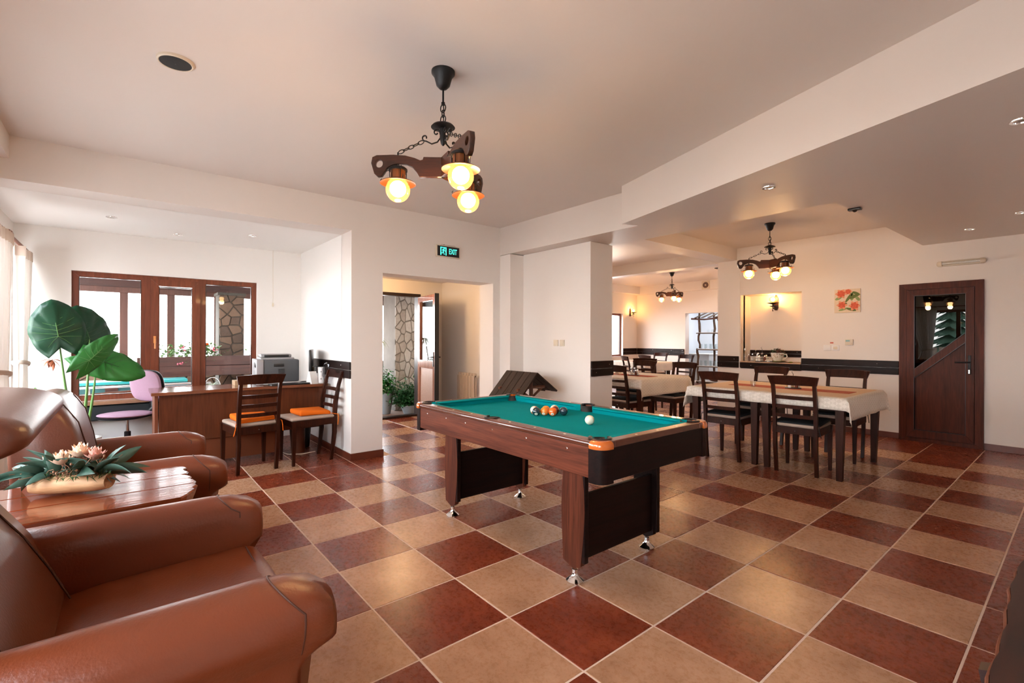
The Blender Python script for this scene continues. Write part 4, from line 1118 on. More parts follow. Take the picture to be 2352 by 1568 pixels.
# ================================================================== CHANDELIERS
def curve2mesh(name, outer, holes, thick, m, parent, bevel=.002):
    c = bpy.data.curves.new(name, 'CURVE'); c.dimensions = '2D'; c.fill_mode = 'BOTH'; c.extrude = thick/2-bevel; c.bevel_depth = bevel; c.bevel_resolution = 1
    for lp in [outer]+holes:
        s_ = c.splines.new('POLY'); s_.points.add(len(lp)-1)
        for i, (x, y) in enumerate(lp): s_.points[i].co = (x, y, 0, 1)
        s_.use_cyclic_u = True
    to = bpy.data.objects.new(name, c); COL.objects.link(to)
    me = bpy.data.meshes.new_from_object(to.evaluated_get(bpy.context.evaluated_depsgraph_get()))
    COL.objects.unlink(to); bpy.data.objects.remove(to)
    me.materials.clear(); me.materials.append(m)
    o = bpy.data.objects.new(name, me); COL.objects.link(o); o.parent = parent; return o
def smoothpts(pts, it=2):
    for _ in range(it):
        q = []
        for i in range(len(pts)):
            a, c = pts[i], pts[(i+1) % len(pts)]
            q += [(a[0]*.8+c[0]*.2, a[1]*.8+c[1]*.2), (a[0]*.2+c[0]*.8, a[1]*.2+c[1]*.8)]
        pts = q
    return pts
CHANW = wood('chandelier_wood', (0.018, 0.006, 0.003), (0.065, 0.018, 0.007), 8, .3, stretch=(.1, 1, 1), coat=.1)
def spiral(c, r0, r1, a0, a1, n=16):
    return [(c[0]+(r0+(r1-r0)*i/n)*math.cos(a0+(a1-a0)*i/n), 0, c[1]+(r0+(r1-r0)*i/n)*math.sin(a0+(a1-a0)*i/n)) for i in range(n+1)]
def make_chandelier(label, loc, angs, group, energy=16):
    """origin at the ceiling; everything hangs below"""
    t = T('chandelier', label, 'chandelier', loc, 0, group)
    b = B(); b.lathe([(.062, 0), (.062, -.012), (.048, -.03), (.036, -.075), (.02, -.092), (.006, -.097)], None, 24); b.build('ceiling_cup', IRON, t)
    b = B(); b.tube([(0, 0, -.09), (0, 0, -.168)], .005, 8); b.lathe([(.010, -.165), (.010, -.178)], None, 10)
    def link(cz, hgt, wd, rot, cx=0, cy=0, tilt=0):
        pts = [(wd*math.cos(a), 0, hgt*math.sin(a)) for a in [2*PI*i/12 for i in range(12)]]
        b.tube(pts, .003, 6, closed=True, M=Tm(cx, cy, cz) @ Rz(rot) @ Ry(tilt))
    link(-.195, .022, .018, .3); link(-.225, .020, .008, 1.8); link(-.255, .022, .018, .3)
    b.tube([(0, 0, -.17), (.008, 0, -.21), (.004, 0, -.27)], .003, 6)
    b.build('chain', IRON, t)
    b = B(); b.lathe([(.006, -.268), (.020, -.275), (.055, -.288), (.064, -.298), (.05, -.300), (.018, -.305), (.014, -.33), (.018, -.35), (.012, -.385), (.004, -.395)], None, 24); b.build('dish', IRON, t)
    for i, a in enumerate(angs):
        a = R(a); M = Rz(a)
        # scroll
        b = B(); b.M = M
        pts = spiral((.035, -.325), .018, .006, PI*.9, -PI*.9, 10)[::-1] + [(.012, 0, -.35), (.03, 0, -.375), (.06, 0, -.385), (.09, 0, -.37)] + spiral((.095, -.352), .018, .006, -PI*.5, PI*1.2, 10)
        b.tube(pts, .0035, 6, flat=(1.6, 1)); 
        b.build('scroll', IRON, t)
        # suspension chain from the scroll to the arm
        b = B(); p0 = Vector((.105, 0, -.372)); p1 = Vector((.235, 0, -.432)); d = p1-p0; n_ = 5
        for k in range(n_):
            c = p0+d*((k+.5)/n_); tl_ = math.atan2(-d.z, d.x)
            pts = [(.018*math.cos(q), 0, .009*math.sin(q)) for q in [2*PI*j/10 for j in range(10)]]
            b.tube(pts, .0026, 5, closed=True, M=M @ Tm(*c) @ Ry(tl_) @ Rx(PI/2*(k % 2)))
        b.tube([(.24, 0, -.43), (.24, 0, -.46)], .005, 6, M=M)
        b.build('arm_chain', IRON, t)
        # wooden arm: outline in (r, z)
        out = [(0, -.462), (.10, -.460), (.105, -.474), (.12, -.478), (.15, -.465), (.20, -.452), (.26, -.448), (.35, -.450), (.372, -.460), (.378, -.49), (.362, -.545), (.345, -.560), (.325, -.556), (.310, -.535), (.295, -.512), (.265, -.497), (.23, -.49), (.19, -.495), (.16, -.510), (.135, -.540), (.122, -.562), (0, -.562)]
        out2 = [out[0]]+out[1:3]+out[3:]
        hole = [(.338+.022*math.cos(q), -.492+.024*math.sin(q)) for q in [2*PI*j/16 for j in range(16)]]
        o = curve2mesh('arm', out, [hole], .026, CHANW, t)
        o.matrix_local = M @ Matrix(((1, 0, 0, 0), (0, 0, -1, 0), (0, 1, 0, 0), (0, 0, 0, 1)))
        # lantern
        lx = .24; zt_ = -.505
        b = B(); b.M = M @ Tm(lx, 0, 0)
        b.tube([(0, 0, -.492), (0, 0, zt_-.005)], .006, 6)
        b.lathe([(.004, zt_), (.040, zt_-.006), (.050, zt_-.014), (.050, zt_-.024), (.044, zt_-.024)], None, 20)
        for k in range(6):
            q = 2*PI*k/6; b.tube([(.046*math.cos(q), .046*math.sin(q), zt_-.02), (.044*math.cos(q), .044*math.sin(q), zt_-.075)], .0022, 4)
        for k in range(3):
            q = 2*PI*k/3; b.tube([(.05*math.cos(q), .05*math.sin(q), zt_-.02), (.066*math.cos(q), .066*math.sin(q), zt_-.026), (.060*math.cos(q), .060*math.sin(q), zt_-.012), (.054*math.cos(q), .054*math.sin(q), zt_-.016)], .002, 5)
            b.tube([(.085*math.cos(q), .085*math.sin(q), zt_-.082), (.094*math.cos(q), .094*math.sin(q), zt_-.072), (.086*math.cos(q), .086*math.sin(q), zt_-.064)], .002, 5)
        ln = b.build('lantern', IRON, t)
        b = B(); b.M = M @ Tm(lx, 0, 0); b.lathe([(.038, zt_-.022), (.040, zt_-.074)], None, 12, cap=False); b.build('lantern_panel', COPPER, ln, solid=.002, smooth=False, label='copper coloured panelled collar')
        b = B(); b.M = M @ Tm(lx, 0, 0); b.lathe([(.040, zt_-.072), (.060, zt_-.074), (.092, zt_-.088), (.094, zt_-.092), (.060, zt_-.080), (.040, zt_-.077)], None, 28, cap=False); b.build('reflector', COPPER, ln, label='flat dark brimmed reflector with warm underside')
        zc_ = zt_-.125
        b = B(); b.M = M @ Tm(lx, 0, 0); b.sphere((0, 0, zc_), .064, seg=28, rings=18); b.build('globe', GLOBE, ln, label='amber glass globe, lit')
        b = B(); b.M = M @ Tm(lx, 0, 0); b.sphere((0, 0, zc_+.006), .043, seg=18, rings=12); b.build('bulb', BULB, ln)
    return t
def lamps(loc, angs, energy):
    for a in angs:
        a = R(a); l = bpy.data.lights.new('bulb_light', 'POINT'); l.energy = energy; l.color = (1.0, .60, .28); l.shadow_soft_size = .045
        o = bpy.data.objects.new('bulb_light', l); COL.objects.link(o)
        o.location = (loc[0]+.24*math.cos(a), loc[1]+.24*math.sin(a), loc[2]-.70)
GC = 'rustic three-lantern chandeliers'
C1L = ((2.627, .414, ZC), (-10, 112, -130)); make_chandelier('large rustic wooden three-lantern chandelier hanging above the pool table', *C1L, GC); lamps(*C1L, 5)
C2L = ((2.249, 5.399, 2.72), (215.6, -24.4, 95.6)); make_chandelier('rustic three-lantern chandelier above the white-clothed double table', *C2L, GC); lamps(*C2L, 4.5)
C3L = ((-1.52, 9.22, 2.85), (200, -47, 80)); make_chandelier('far chandelier in the side room, seen past the recess pillar', *C3L, GC); lamps(*C3L, 9)
FILL_L = ((-.4, 5.2, 2.62), (100, 220, -20)); lamps((-.4, 5.2, 2.9), (100,), 6)  # fill lamp added near the middle table, no fixture hangs here
def sconce(label, loc, rz):
    t = T('wall_sconce', label, 'sconce', loc, rz, 'lit wall sconces')
    b = B(); b.prism(smoothpts([(-.03, -.12), (.03, -.12), (.035, .06), (0, .13), (-.035, .06)], 1), .02, Matrix(((1, 0, 0, 0), (0, 0, 1, 0), (0, 1, 0, 0), (0, 0, 0, 1)))); b.build('back_plate', CHANW, t)
    b = B(); b.tube([(0, .01, -.06), (0, .06, -.10), (0, .11, -.10), (0, .13, -.07)], .006, 6); b.lathe([(.02, -.07), (.045, -.06), (.05, -.055)], Tm(0, .13, 0), 16); b.lathe([(.02, -.03), (.085, -.012), (.09, -.008)], Tm(0, .13, 0), 20); b.tube([(0, .13, -.07), (0, .13, -.02)], .012, 8)
    b.tube([(0, .13, -.07), (0, .15, -.12), (0, .13, -.14), (0, .12, -.12)], .004, 6); b.build('bracket', IRON, t); b = B(); b.tube([(0, .01, .10), (0, .05, .17), (0, .08, .15)], .004, 6); b.build('hook', IRON, t)
    b = B(); b.sphere((0, .13, .045), .055); b.build('globe', GLOBE, t); b = B(); b.sphere((0, .13, .045), .03, seg=12, rings=8); b.build('bulb', BULB, t)
    l = bpy.data.lights.new('bulb_light', 'POINT'); l.energy = 9; l.color = (1, .55, .2); l.shadow_soft_size = .04
    o = bpy.data.objects.new('bulb_light', l); COL.objects.link(o); q = Rz(rz) @ Vector((0, .13, .06)); o.location = Vector(loc)+q
    return t
s1 = sconce('lit iron wall sconce inside the dining niche', (1.66, YD+.35, 1.84), R(180))
s2 = sconce('lit iron wall sconce beside the side room window', (-4.02, 10.95, 2.07), R(-90))

# ================================================================== SMALL FITTINGS
def spot(label, x, y, z, lit=False):
    t = T('recessed_spotlight', label, 'spotlight', (x, y, z), 0, 'recessed ceiling spotlights')
    b = B(); b.lathe([(.028, .004), (.030, -.006), (.042, -.006), (.044, 0), (.044, .004)], None, 22, cap=False); b.build('trim_ring', CHROME, t)
    b = B(); b.lathe([(.001, .01), (.029, .006)], None, 18, cap=False); b.lathe([(.001, -.001), (.012, -.003), (.018, .002)], None, 14, cap=False); b.build('reflector_bulb', STEEL, t)
spot('small chrome recessed spot, leftmost of three in the office bay ceiling', -.91, -.981, 2.37)
spot('small chrome recessed spot, middle one of the office bay ceiling', -1.403, -.442, 2.37)
spot('small chrome recessed spot nearest the partition in the office bay ceiling', -.957, .184, 2.37)
spot('chrome recessed spot in the lowered ceiling left of the dining chandelier', 3.379, 2.604, 2.326)
spot('big chrome recessed spot at the upper right edge of the lowered ceiling', 4.60, 2.475, 2.326)
spot('chrome recessed spot in the lowered ceiling at the right margin', 4.425, 5.242, zs(4.4, 5.242))
spot('chrome recessed spot in the lowered ceiling above the glazed door', 4.02, 5.859, zs(4.0, 5.86))
t = T('ceiling_speaker', 'round flush ceiling speaker with a black grille and pale rim', 'speaker', (1.833, -.695, ZC))
b = B(); b.lathe([(.07, -.012), (.074, -.014), (.08, -.010), (.082, 0)], None, 36, cap=False); b.build('rim', CREAM, t)
b = B(); b.lathe([(.001, -.016), (.04, -.015), (.071, -.011)], None, 36, cap=False); b.build('grille', mat('black_mesh', (.008, .010, .012), .6, bump=1, bscale=900), t)
def detector(label, x, y, z):
    t = T('motion_detector', label, 'detector', (x, y, z), 0, 'black ceiling detectors'); b = B(); b.box(-.045, .045, -.03, .03, -.02, 0, .006); b.build('housing', BLACKP, t)
    b = B(); b.lathe([(.02, 0), (.012, -.012), (.001, -.016)], Tm(0, 0, -.018), 14); b.build('lens', SCREEN, t)
detector('small black detector on the soffit beside the recess pillar', 1.19, 3.47, zs(1, 3.46))
detector('small black detector under the lowered ceiling edge by the dining chandelier', 3.57, 3.80, zs(3.4, 3.8))
detector('small black detector on the far ceiling near the kitchen doorway', -.45, 9.3, 2.85)
# exit sign (plane X=0, faces +X). local: x along +Y world, z up, y out -> +X
ex = T('exit_sign', 'illuminated green EXIT sign with running figure above the doorway', 'sign', (0.012, 2.052, 2.278), 0)
ex.rotation_euler = Matrix(((0, 1, 0), (1, 0, 0), (0, 0, 1))).to_euler() if False else (0, 0, R(90))
# with rz=90: local x -> +Y, local y -> -X ; front face at local y = -.02
b = B(); b.box(-.16, .16, -.022, .008, -.068, .068, .004); b.build('housing', CREAM, ex)
b = B(); b.box(-.148, .148, -.0245, -.020, -.058, .058); b.build('face', SIGNB, ex, smooth=False)
Msg = Matrix(((1, 0, 0, 0), (0, 0, -1, -.0246), (0, 1, 0, 0), (0, 0, 0, 1)))
c = bpy.data.curves.new('exit_text', 'FONT'); c.body = 'EXIT'; c.size = .088; c.extrude = .0006; c.align_x = 'LEFT'; c.align_y = 'CENTER'; c.offset = .0012
to = bpy.data.objects.new('exit_text', c); COL.objects.link(to)
me = bpy.data.meshes.new_from_object(to.evaluated_get(bpy.context.evaluated_depsgraph_get())); COL.objects.unlink(to); bpy.data.objects.remove(to)
me.materials.clear(); me.materials.append(SIGNG); o = bpy.data.objects.new('lettering', me); COL.objects.link(o); o.parent = ex
xs_ = [v.co.x for v in me.vertices]; wtx = max(xs_)-min(xs_)
o.matrix_local = Msg @ Tm(.005, 0, 0) @ Matrix.Diagonal((.108/wtx, 1.0, 1, 1))
b = B()
for pl in ([(-.110, -.048), (-.097, -.048), (-.097, .046), (-.110, .046)], [(-.110, .036), (-.028, .036), (-.028, .046), (-.110, .046)], [(-.040, -.048), (-.028, -.048), (-.028, .046), (-.040, .046)],
           [(-.088, .008), (-.075, .026), (-.060, .024), (-.052, .008), (-.042, .004), (-.042, -.003), (-.056, -.001), (-.062, .010), (-.066, -.006), (-.052, -.040), (-.060, -.042), (-.074, -.012), (-.080, -.028), (-.100, -.028), (-.100, -.021), (-.084, -.020), (-.076, .004), (-.082, .004)]):
    b.prism(pl, .0008, Msg)
b.lathe([(.007, 0), (.007, .0008)], Msg @ Tm(-.056, .030, 0), 12)
b.build('pictogram', SIGNG, ex, smooth=False)
b = B(); b.tube([(-.10, 0, .068), (-.07, .004, .082), (-.04, 0, .078), (.10, .0, .080), (.115, 0, .068)], .0012, 5); b.lathe([(.004, 0), (.004, .006)], Tm(-.045, .004, .080) @ Rx(R(90)), 8); b.build('hanging_wire', IRON, ex)
# light switches on the recess panel
for i, (x, l) in enumerate([(.80, 'cream rocker light switch on the recess wall, the left one of the pair'), (.905, 'cream rocker light switch on the recess wall, the right one of the pair')]):
    t = T('light_switch', l, 'switch', (x, 3.066, 1.212), 0, 'light switches on the recess wall')
    b = B(); b.box(-.037, .037, -.009, 0, -.037, .037, .004); b.build('plate', CREAM, t); b = B(); b.box(-.024, .024, -.014, -.008, -.027, .027, .003); b.build('rocker', CREAM, t)
# thermostat, two sockets, tube light, picture on the dining wall
t = T('thermostat', 'small white wall thermostat with a display above the sockets', 'thermostat', (2.732, YD, 1.225)); b = B(); b.box(-.045, .045, -.025, 0, -.04, .04, .004); b.build('housing', CREAM, t)
b = B(); b.box(-.036, .012, -.027, -.024, .008, .03); b.build('display', mat('lcd', (.18, .35, .36), .3), t, smooth=False)
b = B(); b.lathe([(.018, 0), (.016, .008)], Tm(.018, -.024, -.012) @ Rx(R(90)), 20); b.build('dial', CREAM, t)
for x, l, m_ in ((2.47, 'white wall switch plate left of its twin under the small red label', 0), (2.572, 'white wall socket plate with silver rocker right of its twin', 1)):
    t = T('wall_plate', l, 'switch', (x, YD, 1.145), 0, 'wall plates under the thermostat'); b = B(); b.box(-.045, .045, -.012, 0, -.038, .038, .006); b.build('plate', WHITEP, t)
    b = B(); b.box(-.025, .025, -.016, -.011, -.018, .018, .002); b.build('rocker', CREAM if m_ else WHITEP, t)
b = B(); b.box(2.505, 2.545, YD-.002, YD, 1.205, 1.225); tag(b.build('wall_sticker', mat('red_label', (.5, .12, .08), .6), smooth=False), 'tiny red and white label stuck above the switch plates', 'sticker')
t = T('tube_light', 'unlit fluorescent tube light fixture above the glazed door', 'light', (3.845, YD, 2.17))
b = B(); b.box(-.19, .19, -.035, 0, -.03, .03, .006); b.build('tray', CREAM, t)
for sx in (-1, 1):
    b = B(); b.lathe([(.032, 0), (.032, .03), (.022, .045), (.004, .05)], Tm(sx*.165, -.035, 0) @ Ry(sx*R(90)), 18); b.build('end_cap', CREAM, t)
b = B(); b.tube([(-.17, -.045, 0), (.17, -.045, 0)], .012, 12); b.build('tube', mat('fluorescent_tube', (.75, .75, .70), .25), t)
b = B(); b.tube([(-.165, -.04, 0), (.165, -.04, 0)], .028, 16, caps=False); b.build('cover', GLASSW, t)
# picture
t = T('wall_picture', 'unframed floral canvas with coral blossoms and olive leaves on the dining wall', 'picture', (2.71, YD, 1.787), 0)
b = B(); b.box(-.15, .15, -.018, 0, -.16, .16, .002); b.build('canvas', mat('canvas_cream', (.72, .60, .46), .8, var=.1, vscale=20), t, smooth=False)
rr = random.Random(11); MP = Matrix(((1, 0, 0, 0), (0, 0, -1, -.0182), (0, 1, 0, 0), (0, 0, 0, 1)))
FC = [mat('coral_print', (.62, .12, .06), .8, var=.4, vscale=60), mat('peach_print', (.75, .33, .20), .8, var=.3, vscale=60), mat('olive_print', (.12, .17, .05), .8, var=.4, vscale=60), mat('sage_print', (.25, .34, .14), .8, var=.4, vscale=60)]
def petal2d(cx, cy, L_, wd, a, m_, z):
    b = B(); pts = []
    for i in range(7): q = PI*i/6; pts.append((L_*(1-math.cos(q))/2, wd*math.sin(q)))
    for i in range(5, 0, -1): q = PI*i/6; pts.append((L_*(1-math.cos(q))/2, -wd*math.sin(q)))
    pts = [(cx+x*math.cos(a)-y*math.sin(a), cy+x*math.sin(a)+y*math.cos(a)) for x, y in pts]
    pts = [(min(.148, max(-.148, x)), min(.158, max(-.158, y))) for x, y in pts]
    return pts
for mi, items in ((2, [(-.02, -.02, .16, .018, 1.0), (.02, .03, .13, .022, .4), (.06, .12, .1, .018, -.5), (-.01, -.10, .12, .018, -.3), (.0, -.03, .1, .018, 3.6)]), (3, [(.05, .0, .1, .022, 1.4), (-.06, .06, .09, .02, 3.6), (-.10, -.13, .12, .015, .3), (.10, .05, .07, .02, -.9)])):
    b = B()
    for k, it in enumerate(items): b.prism(petal2d(*it, FC[mi], 0), .0006+.0002*k, MP)
    b.build('printed_leaves', FC[mi], t, smooth=False)
for (cx, cy), s_ in (((-.07, .10), .07), ((-.06, -.055), .065), ((.085, -.07), .07), ((.01, .125), .05)):
    for mi, off in ((1, 0), (0, .4)):
        b = B()
        for k in range(6): b.prism(petal2d(cx, cy, s_*(1 if mi else .7), s_*.26, off+k*PI/3, None, 0), .0018+.0003*k+(.002 if mi == 0 else 0), MP)
        b.build('printed_blossom', FC[mi], t, smooth=False)
# vent in the side room
t = T('wall_vent', 'square beige extractor vent with a round grille high on the far wall', 'vent', (-1.75, 11.22, 2.72)); b = B(); b.box(-.11, .11, -.02, 0, -.11, .11, .004); b.build('plate', CREAM, t, smooth=False)
b = B(); b.lathe([(.035, .0), (.075, .012), (.08, 0)], Tm(0, -.02, 0) @ Rx(R(90)), 20, cap=False); b.lathe([(.02, .004), (.06, .004)], Tm(0, -.02, 0) @ Rx(R(90)), 20, cap=False); b.build('grille', mat('vent_brown', (.12, .07, .05), .5), t)
# hallway light and radiator
t = T('hall_ceiling_light', 'white glass dish ceiling light in the hallway', 'light', (-1.35, 2.12, 2.195)); b = B(); b.lathe([(.12, 0), (.125, -.015), (.10, -.035), (.05, -.06), (.012, -.07), (.001, -.072)], None, 28, cap=False); b.build('shade', emit('hall_shade', (1.0, .82, .62), 5.0), t)
b = B(); b.lathe([(.132, 0), (.134, -.008), (.128, -.014)], None, 28, cap=False); b.build('rim', CHROME, t)
l = bpy.data.lights.new('hall_bulb', 'POINT'); l.energy = 13; l.color = (1, .62, .28); l.shadow_soft_size = .1; o = bpy.data.objects.new('hall_bulb', l); COL.objects.link(o); o.location = (-1.35, 2.12, 2.05)
t = T('radiator', 'beige ribbed radiator low on the hallway wall', 'radiator', (-1.32, 3.26, .12))
for k in range(6):
    b = B(); x = -.20+k*.078; b.box(x, x+.066, -.085, -.068, 0, .58, .006); b.box(x+.027, x+.039, -.07, -.005, 0, .60, .002); b.box(x+.004, x+.062, -.05, -.04, .03, .57); b.lathe([(.001, 0), (.03, 0), (.03, .04)], Tm(x+.033, -.045, .575), 10); b.build('rib', ALU, t, smooth=False)
b = B(); b.tube([(-.2, -.045, .57), (.29, -.045, .57)], .016, 8); b.tube([(-.2, -.045, .04), (.29, -.045, .04)], .016, 8); b.build('pipe', CHROME, t)
# wall socket by the partition, with white plug and lead
t = T('wall_socket', 'white double socket with plugs and a hanging lead low on the partition wall', 'socket', (-.375, .914, .375)); b = B(); b.box(-.03, .03, -.02, 0, -.05, .075, .005); b.build('plate', CREAM, t)
b = B(); b.box(-.018, .012, -.055, -.02, -.03, .01, .006); b.build('plug', CREAM, t)
b = B(); b.tube([(-.003, -.05, -.03), (-.01, -.05, -.10), (-.02, -.045, -.2), (-.01, -.04, -.30), (-.03, -.035, -.345), (-.08, -.05, -.366)], .004, 6); b.build('lead', CREAM, t)
# pull cord
t = T('pull_cord', 'thin white pull cord hanging from the office bay ceiling', 'cord', (-1.74, .567, 2.37)); b = B(); b.tube([(0, 0, 0), (.002, 0, -.3), (-.002, .002, -.6), (0, 0, -.66)], .002, 5); b.build('cord', CREAM, t)
b = B(); b.lathe([(.003, -.66), (.010, -.675), (.012, -.70), (.004, -.715)], None, 12); b.build('toggle', CREAM, t)

# ================================================================== DESK AREA
dk = T('office_desk', 'long reddish brown office desk with a glossy top in the bay', 'desk', (-.66, 0, 0))
b = B(); n_ = 24; vs = []; edge = []
for i in range(n_+1):
    y = -.70+1.58*i/n_; edge.append((.035+.025*math.sin((y+.7)*4.0+1.2), y))
b.prism(edge+[(-.52, .88), (-.52, -.70)], .028, Tm(0, 0, .727)); b.build('desk_top', DESKT, dk, smooth=False)
b = B(); b.box(-.035, -.017, -.64, .86, .27, .727, .002); b.build('front_panel', DESK, dk, smooth=False)
b = B(); b.box(-.062, -.045, -.60, .40, .045, .30, .002); b.build('lower_panel', DESKL, dk, smooth=False, label='lighter orange-brown lower panel')
b = B(); b.box(-.45, -.012, -.672, -.645, 0, .727, .002); b.build('side_panel', DESKL, dk, smooth=False)
b = B(); b.box(-.45, -.03, .40, .425, 0, .727, .002); b.build('side_panel', DESK, dk, smooth=False)
b = B(); b.lathe([(.055, 0), (.055, .727)], Tm(-.09, .62, 0), 20); b.build('leg', DESK, dk)
b = B(); b.tube([(-.15, .45, .01), (-.02, .48, .008), (.06, .60, .008), (.03, .75, .008)], .005, 6); tag(b.build('floor_lead', CREAM, loc=(-.66, 0, 0)), 'white cable lying on the floor under the desk', 'cable')
b = B(); b.lathe([(.10, 0), (.12, .28), (.115, .28), (.095, .01)], None, 20); tag(b.build('waste_bin', BLACKP, loc=(-1.02, .70, .0)), 'black bin under the desk by the partition wall', 'bin')
# printer
pr = T('laser_printer', 'grey laser printer with a light front on the desk', 'printer', (-1.0, .43, .755), R(86))
pr.scale = (1.12, 1.05, 1.25)
# local: front faces local -Y ; body x -.2..2
b = B(); b.box(-.19, .19, -.17, .17, .02, .215, .012); b.build('body', PRG, pr)
b = B(); b.box(-.192, -.13, -.185, .16, .0, .22, .008); b.build('front_cover', PRL, pr)
b = B(); b.box(-.15, .15, -.14, .15, .215, .232, .006); b.box(-.14, .14, -.06, .14, .232, .262, .012); b.build('output_tray', PRL, pr)
b = B(); b.box(-.11, .11, -.08, -.055, .236, .256, .002); b.box(-.194, -.18, -.15, -.03, .15, .195, .002); b.build('slot', BLACKP, pr)
b = B(); b.box(-.04, .05, -.178, -.169, .155, .18, .003); b.build('handle', BLACKP, pr)
b = B()
for k in range(5): b.box(.0, .055, -.176, -.170, .08+k*.012, .086+k*.012)
b.build('vent', BLACKP, pr, smooth=False)
# monitor
mo = T('computer_monitor', 'black flat computer monitor turned towards the window', 'monitor', (-.90, .785, .755), R(-20))
b = B(); b.box(-.21, .21, -.012, .014, .06, .375, .006); b.build('housing', BLACKP, mo)
b = B(); b.box(-.198, .198, -.0135, -.011, .075, .363); b.build('screen', SCREEN, mo, smooth=False)
b = B(); b.box(-.03, .03, .012, .03, .01, .18, .004); b.lathe([(.10, 0), (.10, .006), (.03, .014)], Tm(0, .02, 0), 24); b.build('stand', BLACKP, mo)
b = B(); b.box(-.20, .20, -.06, .06, 0, .018, .005)
kb = b.build('keyboard', BLACKP, None, loc=(-.70, .50, .755)); kb.rotation_euler = (0, 0, R(95)); tag(kb, 'black computer keyboard on the desk before the printer', 'keyboard')
b = B(); b.sphere((0, 0, .012), .03, sc=(.8, 1.4, .5)); tag(b.build('computer_mouse', BLACKP, loc=(-.75, .66, .757)), 'black computer mouse beside the white card holder', 'mouse')
t = T('card_holder', 'white folded card stand near the desk corner', 'card stand', (-.70, .735, .755), R(110))
b = B(); b.prism([(-.05, 0), (.05, 0), (.012, .135), (-.012, .135)], .085, Matrix(((0, 0, 1, -.04), (1, 0, 0, 0), (0, 1, 0, 0), (0, 0, 0, 1)))); b.build('card', PAPER, t, smooth=False)
t = T('wet_wipes_dispenser', 'white cylindrical dispenser on the desk against the partition', 'dispenser', (-.70, .835, .755))
b = B(); b.lathe([(.035, 0), (.040, .005), (.034, .09), (.038, .175), (.036, .18), (.001, .18)], None, 22); b.build('body', WHITEP, t)
b = B()
for z in (.05, .13): b.lathe([(.008, 0), (.006, .003)], Tm(.034, -.012, z) @ Ry(R(90)), 10)
b.build('button', mat('grey_button', (.3, .3, .3), .4), t)
b = B(); b.box(-.09, .09, -.06, .06, 0, .05, .003); tag(b.build('cardboard_box', mat('cardboard', (.42, .28, .16), .8), None, loc=(-1.02, .08, .755)), 'small brown cardboard box behind the desk chair back', 'box')
# crumpled bag beyond the dispenser
b = B(); b.sphere((0, 0, .12), .05, seg=18, rings=14, sc=(.7, .8, 2.2))
rr = random.Random(5)
for v in b.bm.verts: v.co += Vector((rr.uniform(-1, 1), rr.uniform(-1, 1), rr.uniform(-1, 1)))*.008
tag(b.build('plastic_bag', glass('crinkly_plastic', (.8, .82, .85), .25, .15), None, smooth=False, loc=(-.60, .86, .757)), 'crumpled clear plastic bag hanging behind the dispenser', 'bag')

# office swivel chair (lilac)
oc = T('swivel_chair', 'lilac upholstered swivel chair behind the desk', 'office chair', (-1.45, -.86, 0), R(212))
b = B(); b.sphere((0, 0, 0), .5, seg=28, rings=14, sc=(.44, .46, .06))
for v in b.bm.verts:
    if abs(v.co.x) > .0: v.co.z += .10*(v.co.y+.1)**2
b.bm.transform(Tm(0, .02, .475)); b.build('seat', LILAC, oc)
b = B(); b.sphere((0, 0, 0), .5, seg=28, rings=10, sc=(.43, .45, .045)); b.bm.transform(Tm(0, .02, .452)); b.build('seat_shell', BLACKP, oc)
def superell(a, c, n=32, p=3.2):
    return [(a*math.copysign(abs(math.cos(2*PI*i/n))**(2/p), math.cos(2*PI*i/n)), c*math.copysign(abs(math.sin(2*PI*i/n))**(2/p), math.sin(2*PI*i/n))) for i in range(n)]
def pad(b, a, c, th, M):
    ol = superell(a, c); vs = []; fs = []; L_ = [(0, .9), (th*.25, .985), (th*.5, 1), (th*.75, .985), (th, .9), (th*1.12, .6)]; n_ = len(ol)
    for z, s_ in L_: vs += [(x*s_, y*s_, z) for x, y in ol]
    for i in range(len(L_)-1): fs += [(i*n_+k, i*n_+(k+1) % n_, (i+1)*n_+(k+1) % n_, (i+1)*n_+k) for k in range(n_)]
    fs += [tuple(reversed(range(n_))), tuple(range((len(L_)-1)*n_, len(L_)*n_))]
    b.raw(vs, fs, M)
Mb = Tm(0, -.20, .755) @ Rx(R(-98))
b = B(); pad(b, .225, .165, .05, Tm(0, -.20, .755) @ Rx(R(-98))); b.build('backrest', LILAC, oc)
b = B(); pad(b, .232, .172, .02, Tm(0, -.222, .753) @ Rx(R(-98))); b.build('back_shell', BLACKP, oc)
b = B(); b.tube([(0, -.22, .68), (0, -.24, .52), (0, -.16, .44), (0, 0, .43)], .016, 8, flat=(1.6, .6)); b.build('back_bar', BLACKP, oc)
b = B(); b.lathe([(.015, .25), (.015, .45)], None, 14); b.build('gas_lift', CHROME, oc)
b = B(); b.lathe([(.028, .10), (.028, .30), (.02, .305)], None, 14)
for k in range(5):
    a = 2*PI*k/5+.3; b.tube([(0, 0, .11), (.14*math.cos(a), .14*math.sin(a), .10), (.27*math.cos(a), .27*math.sin(a), .065)], [.024, .02, .014], 8)
b.build('star_base', BLACKP, oc)
for k in range(5):
    a = 2*PI*k/5+.3; b = B(); b.lathe([(.025, -.012), (.025, .012)], Tm(.27*math.cos(a), .27*math.sin(a), .026) @ Rz(a) @ Rx(R(90)), 14); b.build('castor', BLACKP, oc)

